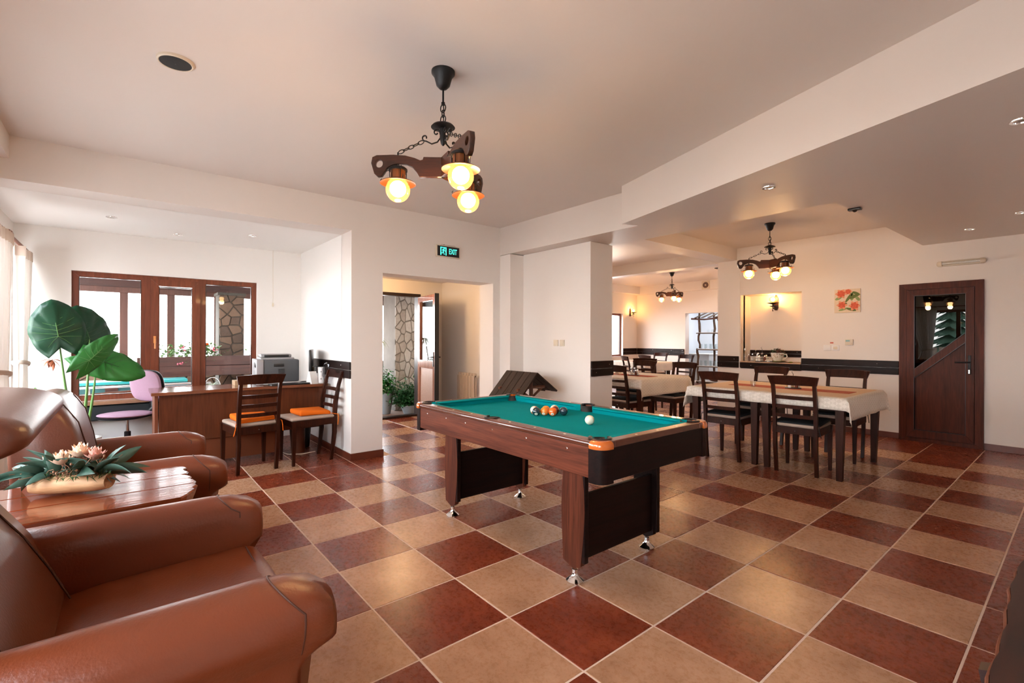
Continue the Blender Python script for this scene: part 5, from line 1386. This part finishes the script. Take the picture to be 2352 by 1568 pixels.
# ================================================================== BIG LEAFED PLANT
pp = T('elephant_ear_plant', 'tall potted plant with huge heart-shaped leaves by the office window', 'potted plant', (-1.1, -1.22, 0))
b = B(); b.lathe([(.12, 0), (.16, .30), (.17, .30), (.17, .33), (.155, .33), (.14, .28), (.001, .28)], None, 28); b.build('pot', mat('white_pot', (.7, .68, .65), .4), pp)
b = B(); b.lathe([(.001, .30), (.15, .295)], None, 20, cap=False); b.build('soil', BARK, pp)
def heart(L_, W_, n=16):
    """outline from tip (0,L) round; returns list; attachment at origin"""
    pts = []
    for i in range(n+1):
        t = i/n; a = t*PI
        x = W_*math.sin(a)**.85*(1 - .12*math.cos(a)); y = L_*.5*(1+math.cos(a)) - L_*.34*(t**1.0) - L_*.06*math.sin(a)
        if t > .82: x = W_*.62*(1-(t-.82)/.18)**.75 if t < 1 else 0; y = -L_*.32+((t-.82)/.18)**2*L_*.15
        pts.append((x, y if y > 0 else y*1.75))
    return pts
def bigleaf(center, normal, tipdir, L_, W_, m, vm, base, fold=.18, wav=.012, rnd=0):
    nn = Vector(normal).normalized(); td = Vector(tipdir); td = (td-nn*td.dot(nn)).normalized(); sd = td.cross(nn)
    ol = heart(L_, W_); b = B(); rings = 6; vs = []; fs = []
    full = ol+[(-x, y) for x, y in reversed(ol[1:-1])]
    n_ = len(full)
    for r in range(1, rings+1):
        s_ = r/rings
        for k, (x, y) in enumerate(full):
            X, Y = x*s_, y*s_; Z = -fold*abs(X)*.6 - .45*s_*s_*L_*.16*(1 if Y > 0 else .3) + wav*math.sin(k*1.9+rnd)*s_*s_
            vs.append((X, Y, Z))
    vs.append((0, 0, 0)); c = len(vs)-1
    for k in range(n_): fs.append((c, k, (k+1) % n_))
    for r in range(rings-1):
        for k in range(n_): fs.append((r*n_+k, r*n_+(k+1) % n_, (r+1)*n_+(k+1) % n_, (r+1)*n_+k))
    M = Matrix(((sd.x, td.x, nn.x, center[0]), (sd.y, td.y, nn.y, center[1]), (sd.z, td.z, nn.z, center[2]), (0, 0, 0, 1)))
    Lc = Matrix.Translation(-Vector(pp.location))
    b.raw(vs, fs, Lc @ M); lf = b.build('leaf', m, pp, angle=80, solid=.0015)
    v = B()
    def pt(x, y): 
        s_ = min(1, math.hypot(x, y)/(L_*.7)); return (x, y, -fold*abs(x)*.6-.45*s_*s_*L_*.16*(1 if y > 0 else .3)+.003)
    v.tube([pt(0, L_*t) for t in (0, .2, .4, .6, .8, .93)], [.004, .0035, .003, .0025, .002, .001], 5, M=Lc @ M)
    for sx in (-1, 1):
        for k, (y0, ex_, ey) in enumerate([(0, .80, -.05), (.06, .85, .18), (.16, .80, .34), (.28, .66, .48), (.42, .50, .62), (.0, .42, -.26)]):
            v.tube([pt(0, L_*y0), pt(sx*W_*ex_*.5, L_*(y0+(ey-y0)*.42)), pt(sx*W_*ex_, L_*ey)], [.0024, .0018, .001], 4, M=Lc @ M)
    v.build('vein', vm, lf)
    st = B(); p0 = Vector((base[0], base[1], .30)); p1 = Vector(center)-Vector(pp.location)+nn*-.004
    mid_ = (p0+p1)/2+Vector((base[0]*.6, base[1]*.6, .06))
    st.tube([tuple(p0.lerp(mid_, t).lerp(mid_.lerp(p1, t), t)) for t in [i/8 for i in range(9)]], [.014-.0011*i for i in range(9)], 8); st.build('stalk', STALK, pp)
cdir = (CAMP-Vector((-1.1, -1.2, 1.2))).normalized()
right = rtv; upv = Vector((0, 0, 1))
bigleaf((-.95, -1.29, 1.255), cdir+upv*.15, (-upv*-.9-right*.12), .33, .165, GREEN, VEIN, (.02, -.02), rnd=1) if False else None
def PXp(x, y, X):  # pixel of the photograph -> world point on a plane X=const (used once to set leaf sites)
    a = (x-1176)/1091.13; c_ = (y-778.47)/1091.13
    d = fwv+rtv*a-upv*c_; t = (X-CAMP.x)/d.x; return CAMP+d*t
bigleaf(PXp(134, 775, -.85), cdir+upv*.10-right*.1, upv*1.0-right*.20, .33, .185, GREEN, VEIN, (.03, -.02), rnd=1)
bigleaf(PXp(206, 780, -1.25), cdir*.6+right*.5+upv*.1, upv*.9-right*.55, .33, .20, GREEN, VEIND, (.0, .03), rnd=2)
bigleaf(PXp(205, 830, -.80), cdir*.8+upv*.15+right*.35, upv*.55+right*.75, .33, .095, GREENL, VEIN, (.05, .03), rnd=3, fold=.6)
bigleaf(PXp(222, 828, -1.10), cdir*1.0+upv*.4, right*1.0-upv*.10, .40, .15, GREENL, VEIND, (.02, .05), rnd=4)
st = B(); st.tube([(-.02, -.05, .3), (-.10, -.18, .62), (-.2, -.30, .80)], [.012, .009, .007], 7); st.tube([(0.02, -.05, .3), (-.05, -.2, .56), (-.12, -.34, .63)], [.012, .009, .006], 7); st.build('stalk', STALK, pp)
b = B()
for k in range(7):
    a = k*.9; c_ = PXp(118, 830, -1.1)-Vector(pp.location); leafblade(b, c_, c_+Vector((.05*math.cos(a), .07*math.sin(a), .05*math.sin(a*1.7)-.02)), .018, .012, n=4)
b.build('withered_leaf', DRYLEAF, pp, label='brown withered leaf', angle=80, solid=.001)

# ================================================================== CURTAINS
def curtain(label, x0, x1, z0, z1, tie=None, seed=0, yb=-1.62, gather=.35):
    t = T('curtain', label, 'curtain', ((x0+x1)/2, yb, 0), 0, 'sheer white curtains'); xc = (x0+x1)/2; rnd = random.Random(seed); ph = rnd.uniform(0, 6)
    nf = 7
    def fn(u, v):
        z = z0+(z1-z0)*v
        if tie:
            d = (z-tie)/(z1-tie) if z > tie else (tie-z)/(tie-z0)*.55
            k = gather+(1-gather)*min(1, d)**.8
        else: k = 1
        x = (u-.5)*(x1-x0)*k + ((1-k)*(x1-x0)*.25)
        y = (.034*math.sin(u*nf*2*PI+ph)+.012*math.sin(u*nf*4.3*PI+v*3))*(.6+.4*k)
        return (x, y, z)
    b = B(); b.grid(lambda u, v: fn(u, v*.955), 90, 26); b.build('fabric', CURT, t, angle=80)
    def fb(u, v):
        x, y, z = fn(u, 1); return (x, y+.004, z1-.10+.10*v)
    b = B(); b.grid(lambda u, v: (fn(u, 1)[0], fn(u, 1)[1]*1.05-.0, z1-.085+.09*v), 90, 2); b.build('heading', CURTB, t, angle=80)
    if tie:
        b = B(); w_ = (x1-x0)*gather/2; cx_ = (1-gather)*(x1-x0)*.25
        b.tube([(cx_+(w_+.012)*math.cos(a), .055*math.sin(a), tie+.02*math.cos(a)) for a in [2*PI*i/20 for i in range(20)]], .014, 8, closed=True, flat=(.4, 1.3)); b.build('tieback', CURTB, t)
    return t
curtain('sheer white curtain panel at the office end of the left window wall', -1.72, -1.22, .20, 2.075, 1.02, 2, gather=.5)
curtain('sheer white curtain panel at the very left margin, tied back', -.80, -.25, .20, 2.085, .98, 5, gather=.5)
curtain('sheer white curtain behind the armchairs, outside the frame', 1.75, 2.35, .25, 2.1, 1.0, 7)
curtain('sheer white curtain on the window wall nearest the right room end', 5.9, 6.5, .25, 2.1, 1.0, 9)
rd = T('curtain_rod', 'turned wooden curtain rod on the left window wall', 'curtain rod', (-1.0, -1.62, 2.10))
b = B(); b.tube([(-.72, 0, 0), (1.0, 0, 0)], .014, 12); b.build('rod', WIN, rd)
b = B(); b.lathe([(.014, 0), (.03, .01), (.02, .025), (.034, .05), (.03, .075), (.012, .09), (.02, .10), (.006, .115)], Tm(.23, 0, .0) @ Ry(R(90)), 18); b.build('finial', WIN, rd)
for x in (-.6, .5, .95):
    b = B(); b.tube([(x, 0, 0), (x, -.10, 0)], .008, 8); b.build('bracket', WIN, rd)
b = B(); b.tube([(.2, -1.60, 2.10), (6.5, -1.60, 2.10)], .013, 10); tag(b.build('long_curtain_rod', WIN), 'long dark curtain rod above the lounge windows', 'curtain rod')

# ================================================================== WISHING WELL ORNAMENT
ww = T('wishing_well_planter', 'weathered wooden wishing-well ornament with plank roof in the recess', 'ornament', (.72, 2.60, 0))
RZ = .885
for side, ang, L_, n_, wob in ((-1, 47, .40, 5, .04), (1, 35, .37, 5, .03)):
    for k in range(n_):
        x0 = -.27+k*.108; ln = L_*(1+random.uniform(-.06, .08)); b = B()
        b.box(x0+.002, x0+.104, 0, ln, -.012, .008, .003, seg=1)
        Mr = Tm(0, 0, RZ) @ (Rz(PI) if side < 0 else I()) @ Rx(-R(ang))
        b.bm.transform(Mr); b.build('roof_plank', WEATHER, ww, smooth=False)
for x in (-.16, .16):
    b = B(); b.tube([(x, 0, .25), (x*1.0, 0, .55), (x, 0, .80)], .022, 9); b.build('post', LOGW, ww)
    b = B(); b.tube([(x, -.20, .70), (x, -.05, .725), (x, .2, .72)], .018, 8); b.tube([(x, .0, .60), (x, .17, .715)], .014, 8); b.tube([(x, .0, .60), (x, -.17, .705)], .014, 8); b.build('brace', LOGW, ww)
b = B(); b.tube([(-.2, 0, .52), (.2, 0, .52)], .025, 10); b.build('winch', LOGW, ww)
b = B(); b.lathe([(.20, 0), (.22, .18), (.21, .36), (.19, .36), (.19, .30), (.001, .30)], None, 14); b.build('tub', LOGW, ww, smooth=False)

# ================================================================== NICHE ITEMS
zc = .916
t = T('teacup_planter', 'oversized cream teacup planter with handle and flowers on the niche counter', 'planter', (1.80, YD+.04, zc+.018))
b = B(); b.lathe([(.045, 0), (.062, .02), (.085, .07), (.092, .125), (.086, .125), (.078, .07), (.05, .015), (.001, .012)], None, 28); b.build('cup', CERAM, t)
b = B(); b.tube([(.088, 0, .10), (.125, 0, .105), (.135, 0, .07), (.11, 0, .035), (.07, 0, .03)], .009, 10); b.build('handle', CERAM, t)
b = B(); rr = random.Random(8)
for i in range(260):
    a = rr.uniform(0, 2*PI); r_ = rr.uniform(0, .105); z_ = rr.uniform(.11, .20)-r_*.4; d = Vector((rr.uniform(-1, 1), rr.uniform(-1, 1), rr.uniform(-.2, 1))).normalized()*.024
    leafblade(b, (r_*math.cos(a), r_*math.sin(a), z_), Vector((r_*math.cos(a), r_*math.sin(a), z_))+d, .009, .003, n=2)
b.build('foliage', mat('dark_foliage', (.02, .06, .02), .6, var=.4, vscale=60), t, kind='stuff')
b = B()
for i in range(110):
    a = rr.uniform(-1.4, 1.4); r_ = rr.uniform(.02, .11); z_ = rr.uniform(.13, .20)-r_*.4; d = Vector((rr.uniform(-1, 1), rr.uniform(-1, 1), rr.uniform(-.2, 1))).normalized()*.02
    leafblade(b, (r_*math.cos(a), r_*math.sin(a)-.02, z_), Vector((r_*math.cos(a), r_*math.sin(a)-.02, z_))+d, .010, .003, n=2)
b.build('red_leaves', mat('rusty_petal', (.25, .05, .03), .6, var=.5, vscale=60), t, kind='stuff')
b = B()
for i in range(16):
    a = rr.uniform(-2.6, -.3); z_ = rr.uniform(.04, .1); r_ = .078+(z_-.05)*.2; b.sphere((r_*math.cos(a), r_*math.sin(a), z_), .006, seg=8, rings=5)
b.build('painted_dots', mat('cup_flower_paint', (.45, .28, .08), .4), t, kind='stuff')
b = B(); b.lathe([(.05, 0), (.10, .008), (.125, .018), (.12, .019), (.05, .006)], Tm(1.80, YD+.04, zc), 28); tag(b.build('saucer', GREENG), 'olive green saucer under the teacup planter', 'saucer')
b = B(); b.box(1.68, 1.98, YD-.02, YD+.14, zc, zc+.002); tag(b.build('placemat', BLACKP, smooth=False), 'dark mat under the saucer in the niche', 'mat')
def bottle(x, y, h_, r, m, label, cap=None, group='bottles and shakers on the niche counter'):
    t = T('bottle', label, 'bottle', (x, y, zc), 0, group); b = B(); b.lathe([(r*.95, 0), (r, .005), (r, h_*.55), (r*.45, h_*.78), (r*.4, h_*.9), (.001, h_*.9)], None, 14); b.build('body', m, t)
    b = B(); b.lathe([(r*.5, h_*.88), (r*.5, h_), (r*.3, h_*1.02)], None, 12); b.build('cap', cap or CHROME, t)
WG = MATS['white_plastic']
bottle(1.32, YD+.03, .20, .026, GLASSW, 'clear pump bottle with a white head at the left of the niche counter', WG)
bottle(1.41, YD+.20, .19, .018, GLASSW, 'slim clear bottle standing behind the shakers in the niche', CREAM)
bottle(1.39, YD+.01, .11, .018, mat('pepper', (.10, .05, .03), .4), 'brown pepper shaker with a chrome lid beside the pump bottle')
bottle(1.45, YD+.00, .12, .022, GLASSW, 'clear glass shaker second from the pump bottle')
bottle(1.51, YD+.02, .115, .020, CERAM, 'white filled salt shaker in the row of shakers')
t = caddy(1.585, YD+.02, zc, 'tall steel oil and vinegar caddy on the niche counter beside the shakers', 1.25)
b = B()
for k in range(4): b.box(1.63+k*.028, 1.652+k*.028, YD-.01, YD+.03, zc, zc+.03, .004)
tag(b.build('sachet_tray', PAPER), 'low row of white sachets between the caddy and the teacup', 'sachets')
b = B(); b.sphere((0, 0, .008), .025, sc=(1.2, .8, .35)); tag(b.build('green_pebble_dish', GREENG, loc=(2.0, YD-.005, zc)), 'small green dish on the niche counter right of the teacup', 'dish')

# ================================================================== KITCHEN RACK
kr = T('log_shelf_rack', 'rustic rack of branches with white shelves and a shingled canopy beyond the kitchen doorway', 'shelf', (-2.2, 12.25, 0))
def brn(x, y, z0, z1, s_):
    rr2 = random.Random(s_); b = B(); n_ = 9; b.tube([(x+rr2.uniform(-.025, .025), y, z0+(z1-z0)*i/n_) for i in range(n_+1)], [.03+rr2.uniform(-.006, .006) for _ in range(n_+1)], 8); b.build('post', BARK, kr)
brn(-.24, -.2, 0, 1.0, 1); brn(-.20, -.2, 1.0, 2.06, 2); brn(.10, .1, 0, 2.02, 3); brn(.75, -.2, 0, 2.0, 4); brn(.2, .15, 1.4, 2.05, 5)
SH = [.50, .985, 1.46]
for z in [.06]+SH:
    b = B(); b.box(-.27, .82, -.26, .14, z-.035, z-.012, .006); sh = b.build('shelf', BARK, kr); b = B(); b.box(-.25, .80, -.25, .13, z-.012, z, .003); b.build('shelf_liner', PAPER, sh, smooth=False)
b = B(); b.tube([(-.40, -.28, 1.86), (0, -.28, 1.83), (.4, -.28, 1.86), (.85, -.28, 1.85)], [.026, .022, .026, .02], 8); b.build('canopy_beam', LOGW, kr)
for k in range(5):
    b = B(); b.box(-.06, .06, 0, .45, 0, .02, .006); b.bm.transform(Tm(-.25+k*.20, -.32, 1.87) @ Rz(-.5) @ Rx(R(24))); b.build('shingle', BARK, kr, smooth=False)
k = 0
for z, n_, r_, h_ in ((.985, 12, .032, .14), (.50, 11, .036, .15)):
    for i in range(n_):
        tumbler(-2.2-.15+i*.075, 12.25-.17+(i % 2)*.07, z+.001, 'clear drinking glass in the row on the %s shelf of the branch rack' % ('second' if z > .9 else 'lower'), r_, h_, None, 'drinking glasses on the branch rack')
for i in range(4):
    b = B(); b.lathe([(.03, 0), (.03, .06), (.02, .08)], None, 12); tag(b.build('jar', [GLASSW, GLASSW, MATS['alocasia_leaf'], MATS['alocasia_leaf']][i], loc=(-2.15+.12*i+(.1 if i > 1 else 0), 12.1, 1.462)), ('short clear jar on the top shelf of the branch rack', 'dark green jar on the top shelf of the branch rack')[i > 1], 'jar', ('clear', 'green')[i > 1]+' jars on the top rack shelf')
b = B(); b.sphere((0, 0, .07), .14, sc=(1.3, .7, .5)); tag(b.build('wicker_basket', LOGW, loc=(-1.95, 12.1, .062)), 'brown basket at the bottom of the branch rack', 'basket')
t = T('kitchen_table', 'cloth-covered worktable inside the kitchen doorway', 'table', (-2.85, 13.2, 0)); b = B(); b.box(-.35, .35, -.4, .4, .0, .80, .01); b.build('skirt', mat('grey_cloth', (.42, .42, .42), .8), t); b = B(); b.box(-.37, .37, -.42, .42, .80, .82, .004); b.build('table_top', PAPER, t, smooth=False)

# ================================================================== OUTSIDE
def voronoi(w_, h_, size, seed, gap=.005):
    rnd = random.Random(seed); pts = []; nx, ny = max(1, int(w_/size)), max(1, int(h_/size))
    for i in range(-1, nx+1):
        for j in range(-1, ny+1): pts.append(((i+.5+rnd.uniform(-.42, .42))*w_/nx, (j+.5+rnd.uniform(-.42, .42))*h_/ny))
    out = []
    for i, (px, py) in enumerate(pts):
        poly = [(0, 0), (w_, 0), (w_, h_), (0, h_)]
        for j, (qx, qy) in enumerate(pts):
            if i == j or abs(qx-px) > 3*size or abs(qy-py) > 3*size: continue
            mx_, my_ = (px+qx)/2, (py+qy)/2; nx_, ny_ = qx-px, qy-py; l_ = math.hypot(nx_, ny_); nx_ /= l_; ny_ /= l_; mx_ -= nx_*gap; my_ -= ny_*gap
            new = []
            for k in range(len(poly)):
                a, c = poly[k], poly[(k+1) % len(poly)]; da = (a[0]-mx_)*nx_+(a[1]-my_)*ny_; dc = (c[0]-mx_)*nx_+(c[1]-my_)*ny_
                if da <= 0: new.append(a)
                if da*dc < 0: t_ = da/(da-dc); new.append((a[0]+(c[0]-a[0])*t_, a[1]+(c[1]-a[1])*t_))
            poly = new
            if len(poly) < 3: break
        if len(poly) >= 3:
            A = sum(poly[k][0]*poly[(k+1) % len(poly)][1]-poly[(k+1) % len(poly)][0]*poly[k][1] for k in range(len(poly)))/2
            if A > .0008: out.append(poly)
    return out
def stoneface(parent, M, w_, h_, size, seed, m, th=.02):
    for i, pl in enumerate(voronoi(w_, h_, size, seed)):
        b = B(); b.prism(pl, th+random.uniform(-.006, .008), M, inset=.08); b.build('stone', m, parent, smooth=False)
# ground slabs outside
b = B(); b.box(-12, -2.28, -8, 12, -.14, -.03); S('ground', b, GROUND)
b = B(); b.box(-12, 12, -14, -1.96, -.2, -.10); S('bounce_ground', b, mat('pale_bounce_ground', (.52, .48, .44), .8, var=.1, vscale=2))  # unseen ground, made pale to bounce daylight up to the ceilings
# porch roof with boards
rf = SE('roof'); b = B(); b.box(-4.9, -2.3, -3.0, 6.0, 2.30, 2.36); b.build('roof_deck', ROOFW, rf, smooth=False)
for k in range(9):
    b = B(); b.box(-4.75+k*.27, -4.75+k*.27+.24, -3.0, 6.0, 2.265, 2.295, .004, seg=1); b.build('roof_board', ROOFW, rf, smooth=False)
b = B(); b.box(-4.55, -4.40, -3.0, 6.0, 2.02, 2.20, .006); b.build('roof_beam', OUTW, rf, smooth=False)
b = B(); b.box(-4.5, -4.42, -3.0, 6.0, 1.94, 2.03, .004); b.build('roof_rail', OUTWH, rf, smooth=False)
# porch front: low stone wall, posts and framed openings at X=-4.5
pw = SE('wall_porch'); b = B(); b.box(-4.62, -4.50, -3.0, 3.4, 0, .80); b.build('wall_core', MORTARD, pw, smooth=False)
stoneface(pw, Matrix(((0, 0, 1, -4.50), (1, 0, 0, -1.6), (0, 1, 0, 0), (0, 0, 0, 1))), 2.9, .80, .17, 4, STONED)
for y in (-1.95, -.885, -.305, .33, 1.3):
    b = B(); b.box(-4.53, -4.45, y-.05, y+.05, .80, 2.05, .005); b.build('post', OUTWH, pw, smooth=False)
# stone pillar seen through the office window
p1 = SE('wall_stone_pillar'); b = B(); b.box(-4.0, -3.65, .24, .58, 0, 1.92); b.box(-4.02, -3.62, .22, .60, 1.92, 1.96); b.build('pillar_core', MORTARD, p1, smooth=False)
stoneface(p1, Matrix(((0, 0, 1, -3.65), (1, 0, 0, .245), (0, 1, 0, 0), (0, 0, 0, 1))), .33, 1.92, .12, 9, STONED)
# pale stone pillar beyond the hallway door
p2 = SE('wall_stone_entrance'); b = B(); b.box(-3.55, -3.06, 2.86, 3.8, -.03, 2.25); b.build('pillar_core', MORTAR, p2, smooth=False)
stoneface(p2, Matrix(((0, 0, 1, -3.06), (1, 0, 0, 2.86), (0, 1.7, 0, -.02), (0, 0, 0, 1))), .94, 2.25/1.7, .10, 12, STONE, th=.012)
# flower box planks outside the office window
fb = T('flower_box', 'long reddish plank flower box on the porch parapet', 'planter', (-3.30, -.2, .62))
for k, (z0, z1) in enumerate([(.10, .24), (.245, .38)]):
    b = B(); b.box(-.02, .02, -.55, .95, z0, z1, .005)
    for v in b.bm.verts: v.co.z += .008*math.sin(v.co.y*6+k)
    b.build('plank', OUTW, fb, smooth=False)
b = B(); b.box(-.26, -.24, -.55, .95, .10, .36); b.box(-.26, .0, -.55, .95, .10, .12); b.build('box_back', OUTW, fb, smooth=False)
for y in (-.5, .9):
    b = B(); b.box(-.16, -.04, y-.03, y+.03, -.62, .10, .004); b.build('leg', OUTW, fb, smooth=False)
def foliage(b, n_, fx, L0, L1, wd, rnd):
    for i in range(n_):
        p = Vector(fx()); d = Vector((rnd.uniform(-1, 1), rnd.uniform(-1, 1), rnd.uniform(-.5, .8))).normalized()*rnd.uniform(L0, L1); leafblade(b, p, p+d, wd, .004, n=2)
rr = random.Random(21)
gp = T('trailing_flowers', 'pale trailing geraniums spilling from the porch flower box', 'flowers', (-3.42, 0, 1.0))
b = B(); foliage(b, 900, lambda: (rr.gauss(.03, .06), rr.choice([rr.gauss(-.22, .16), rr.gauss(.0, .10), rr.gauss(.74, .07)]), rr.gauss(.05, .055)), .04, .075, .022, rr); b.build('foliage', mat('pale_geranium_leaf', (.13, .24, .08), .6, var=.5, vscale=30), gp, kind='stuff')
b = B()
for cy_, cz_ in ((-.28, -.10), (-.10, -.06), (.12, .10), (.75, .10), (-.25, .12)):
    for k in range(9): b.sphere((.14+rr.gauss(0, .012), cy_+rr.gauss(0, .018), cz_+rr.gauss(0, .014)), .011, seg=6, rings=4)
b.build('petals', mat('pink_geranium', (.6, .12, .18), .6, var=.5, vscale=90), gp, kind='stuff')
t = T('orange_flower', 'single orange ruffled flower above the porch flower box', 'flower', (-3.40, .055, 1.16)); b = B(); bloom(b, (0, 0, 0), .035, 10, 3); b.bm.transform(Ry(R(60))); b.build('petals', ORANGEF, t, angle=80); b = B(); b.tube([(0, 0, 0), (-.01, .01, -.1), (0, 0, -.18)], .003, 5); b.build('stem', STALK, t)
t = T('spider_plant', 'pale spiky plant with a wire hoop just outside the office window', 'potted plant', (-2.55, .02, .62)); b = B()
for k in range(60):
    a = rr.uniform(0, 2*PI); L_ = rr.uniform(.06, .12); e = rr.uniform(.2, 1.2); leafblade(b, (0, 0, 0), (L_*math.cos(a)*math.cos(e), L_*math.sin(a)*math.cos(e)*1.3, L_*math.sin(e)), .004, .01, n=4)
b.build('foliage', mat('pale_succulent', (.45, .52, .42), .6), t, kind='stuff'); b = B(); b.tube([(0, .09*math.cos(a), .12*math.sin(a)) for a in [PI*i/12 for i in range(13)]], .003, 5); b.build('hoop', WG, t)
b = B(); b.lathe([(.06, -.62), (.08, -.02), (.001, -.02)], None, 16); b.build('pot', POTG, t)
# teal benches and table rails just outside
t = T('teal_table', 'teal topped table with dark frame outside the office window', 'table', (-2.75, -1.0, 0)); b = B(); b.box(-.18, .18, -.5, .75, .70, .735, .006); b.build('seat', TEAL, t); b = B(); b.box(.12, .16, -.5, .75, .18, .695, .004); b.build('front_panel', mat('smoky_teal', (.03, .10, .11), .3), t, smooth=False)
b = B(); b.box(.13, .17, -.06, .06, 0, .70, .004); b.build('leg', OUTW, t, smooth=False); b = B(); b.box(.13, .17, .60, .70, 0, .5, .004); b.box(.13, .17, -.48, -.4, 0, .5, .004); b.build('leg', OUTW, t, smooth=False)
b = B(); b.box(-.02, .04, -.62, .30, 0, .03, .006); b.bm.transform(Tm(-2.42, -1.0, .60) @ Rx(R(3))); b.box(-2.42, -2.39, -1.45, -1.41, -.03, .60); b.box(-2.42, -2.39, -.85, -.81, -.03, .61); tag(b.build('handrail', LOGW), 'glossy brown handrail just outside the office window', 'rail', 'glossy rails outside the office window')
b = B(); b.box(-.02, .02, -.62, .62, 0, .022, .004); b.bm.transform(Tm(-2.30, -.65, .685)); b.box(-2.31, -2.29, -1.2, -1.18, -.03, .69); b.box(-2.31, -2.29, -.1, -.08, -.03, .69); tag(b.build('glossy_ledge', STEEL), 'bright metal ledge just outside the lower office window panes', 'rail')
# plants by the hallway door
def planter(label, loc, r, h_, sq=0):
    t = T('floor_planter', label, 'potted plant', loc); b = B(); b.lathe([(r*.62, 0), (r, h_*.92), (r*1.06, h_*.92), (r*1.06, h_), (r*.95, h_), (r*.9, h_*.9), (.001, h_*.88)], None, 26); b.build('pot', POTG, t); return t
rr = random.Random(31)
t = planter('tall grey tapered planter with bright variegated foliage outside the hallway door', (-2.87, 2.60, -.03), .13, .36)
b = B(); foliage(b, 700, lambda: (rr.gauss(0, .08), rr.gauss(0, .08), .36+abs(rr.gauss(.12, .10))), .04, .075, .022, rr); b.build('foliage', GREENL, t, kind='stuff')
b = B(); foliage(b, 160, lambda: (rr.gauss(.03, .08), rr.gauss(0, .09), .36+abs(rr.gauss(.08, .08))), .03, .05, .013, rr); b.build('pale_leaves', mat('cream_leaf', (.55, .6, .45), .5), t, kind='stuff')
t = planter('low grey bowl with dark bushy foliage outside the hallway door', (-2.65, 2.93, -.03), .15, .15)
b = B(); foliage(b, 1700, lambda: (rr.gauss(-.02, .09), rr.gauss(-.05, .12), .15+abs(rr.gauss(.13, .12))), .03, .055, .020, rr); b.build('foliage', mat('ivy_green', (.015, .085, .02), .5, var=.5, vscale=40), t, kind='stuff')
t = planter('tall grey planter at the left of the group, mostly hidden by the door wall', (-3.1, 2.36, -.03), .15, .42)
b = B(); b.tube([(0, 0, .35), (.02, .05, .6), (0, .12, .9), (.03, .16, 1.15)], .014, 8); b.build('stem', TWIG, t)
b = B()
for c_, n2 in (((.02, .20, 1.30), 44), ((0, .06, .92), 30), ((0, .16, .72), 40)):
    for k in range(n2):
        a = rr.uniform(0, 2*PI); L_ = rr.uniform(.12, .22); e = rr.uniform(-.3, 1.0); leafblade(b, c_, (c_[0]+L_*math.cos(a)*math.cos(e), c_[1]+L_*math.sin(a)*math.cos(e), c_[2]+L_*math.sin(e)*.5), .006, .05, n=6)
b.build('strap_leaves', mat('pale_strap_leaf', (.34, .36, .20), .5, var=.4, vscale=8), t, kind='stuff')
# a fir and a fence outside the lounge windows, seen only as reflection in the door glass
t = T('fir_tree', 'fir tree in the garden beyond the lounge windows', 'tree', (.2, -20, -.1)); b = B(); b.tube([(0, 0, 0), (0, 0, 5.5)], [.15, .03], 8); b.build('trunk', BARK, t)
for k in range(12):
    b = B(); z_ = .8+k*.42; r_ = 1.5*(1-k/13); n_ = 22; vs = [(0, 0, z_+.6)]; 
    for i in range(n_): a = 2*PI*i/n_; q = r_*(1 if i % 2 else .62); vs.append((q*math.cos(a), q*math.sin(a), z_-(.15 if i % 2 else -.02)))
    b.raw(vs, [(0, 1+i, 1+(i+1) % n_) for i in range(n_)]); b.build('branch_whorl', FIRG, t, smooth=False)
fn_ = T('garden_fence', 'grey-brown plank fence across the garden', 'fence', (1, -9, -.1))
for k in range(40):
    b = B(); b.box(-5+k*.25, -5+k*.25+.2, 0, .03, 0, 1.1+.02*math.sin(k*2.1), .004, seg=1); b.build('fence_board', FENCE, fn_, smooth=False)
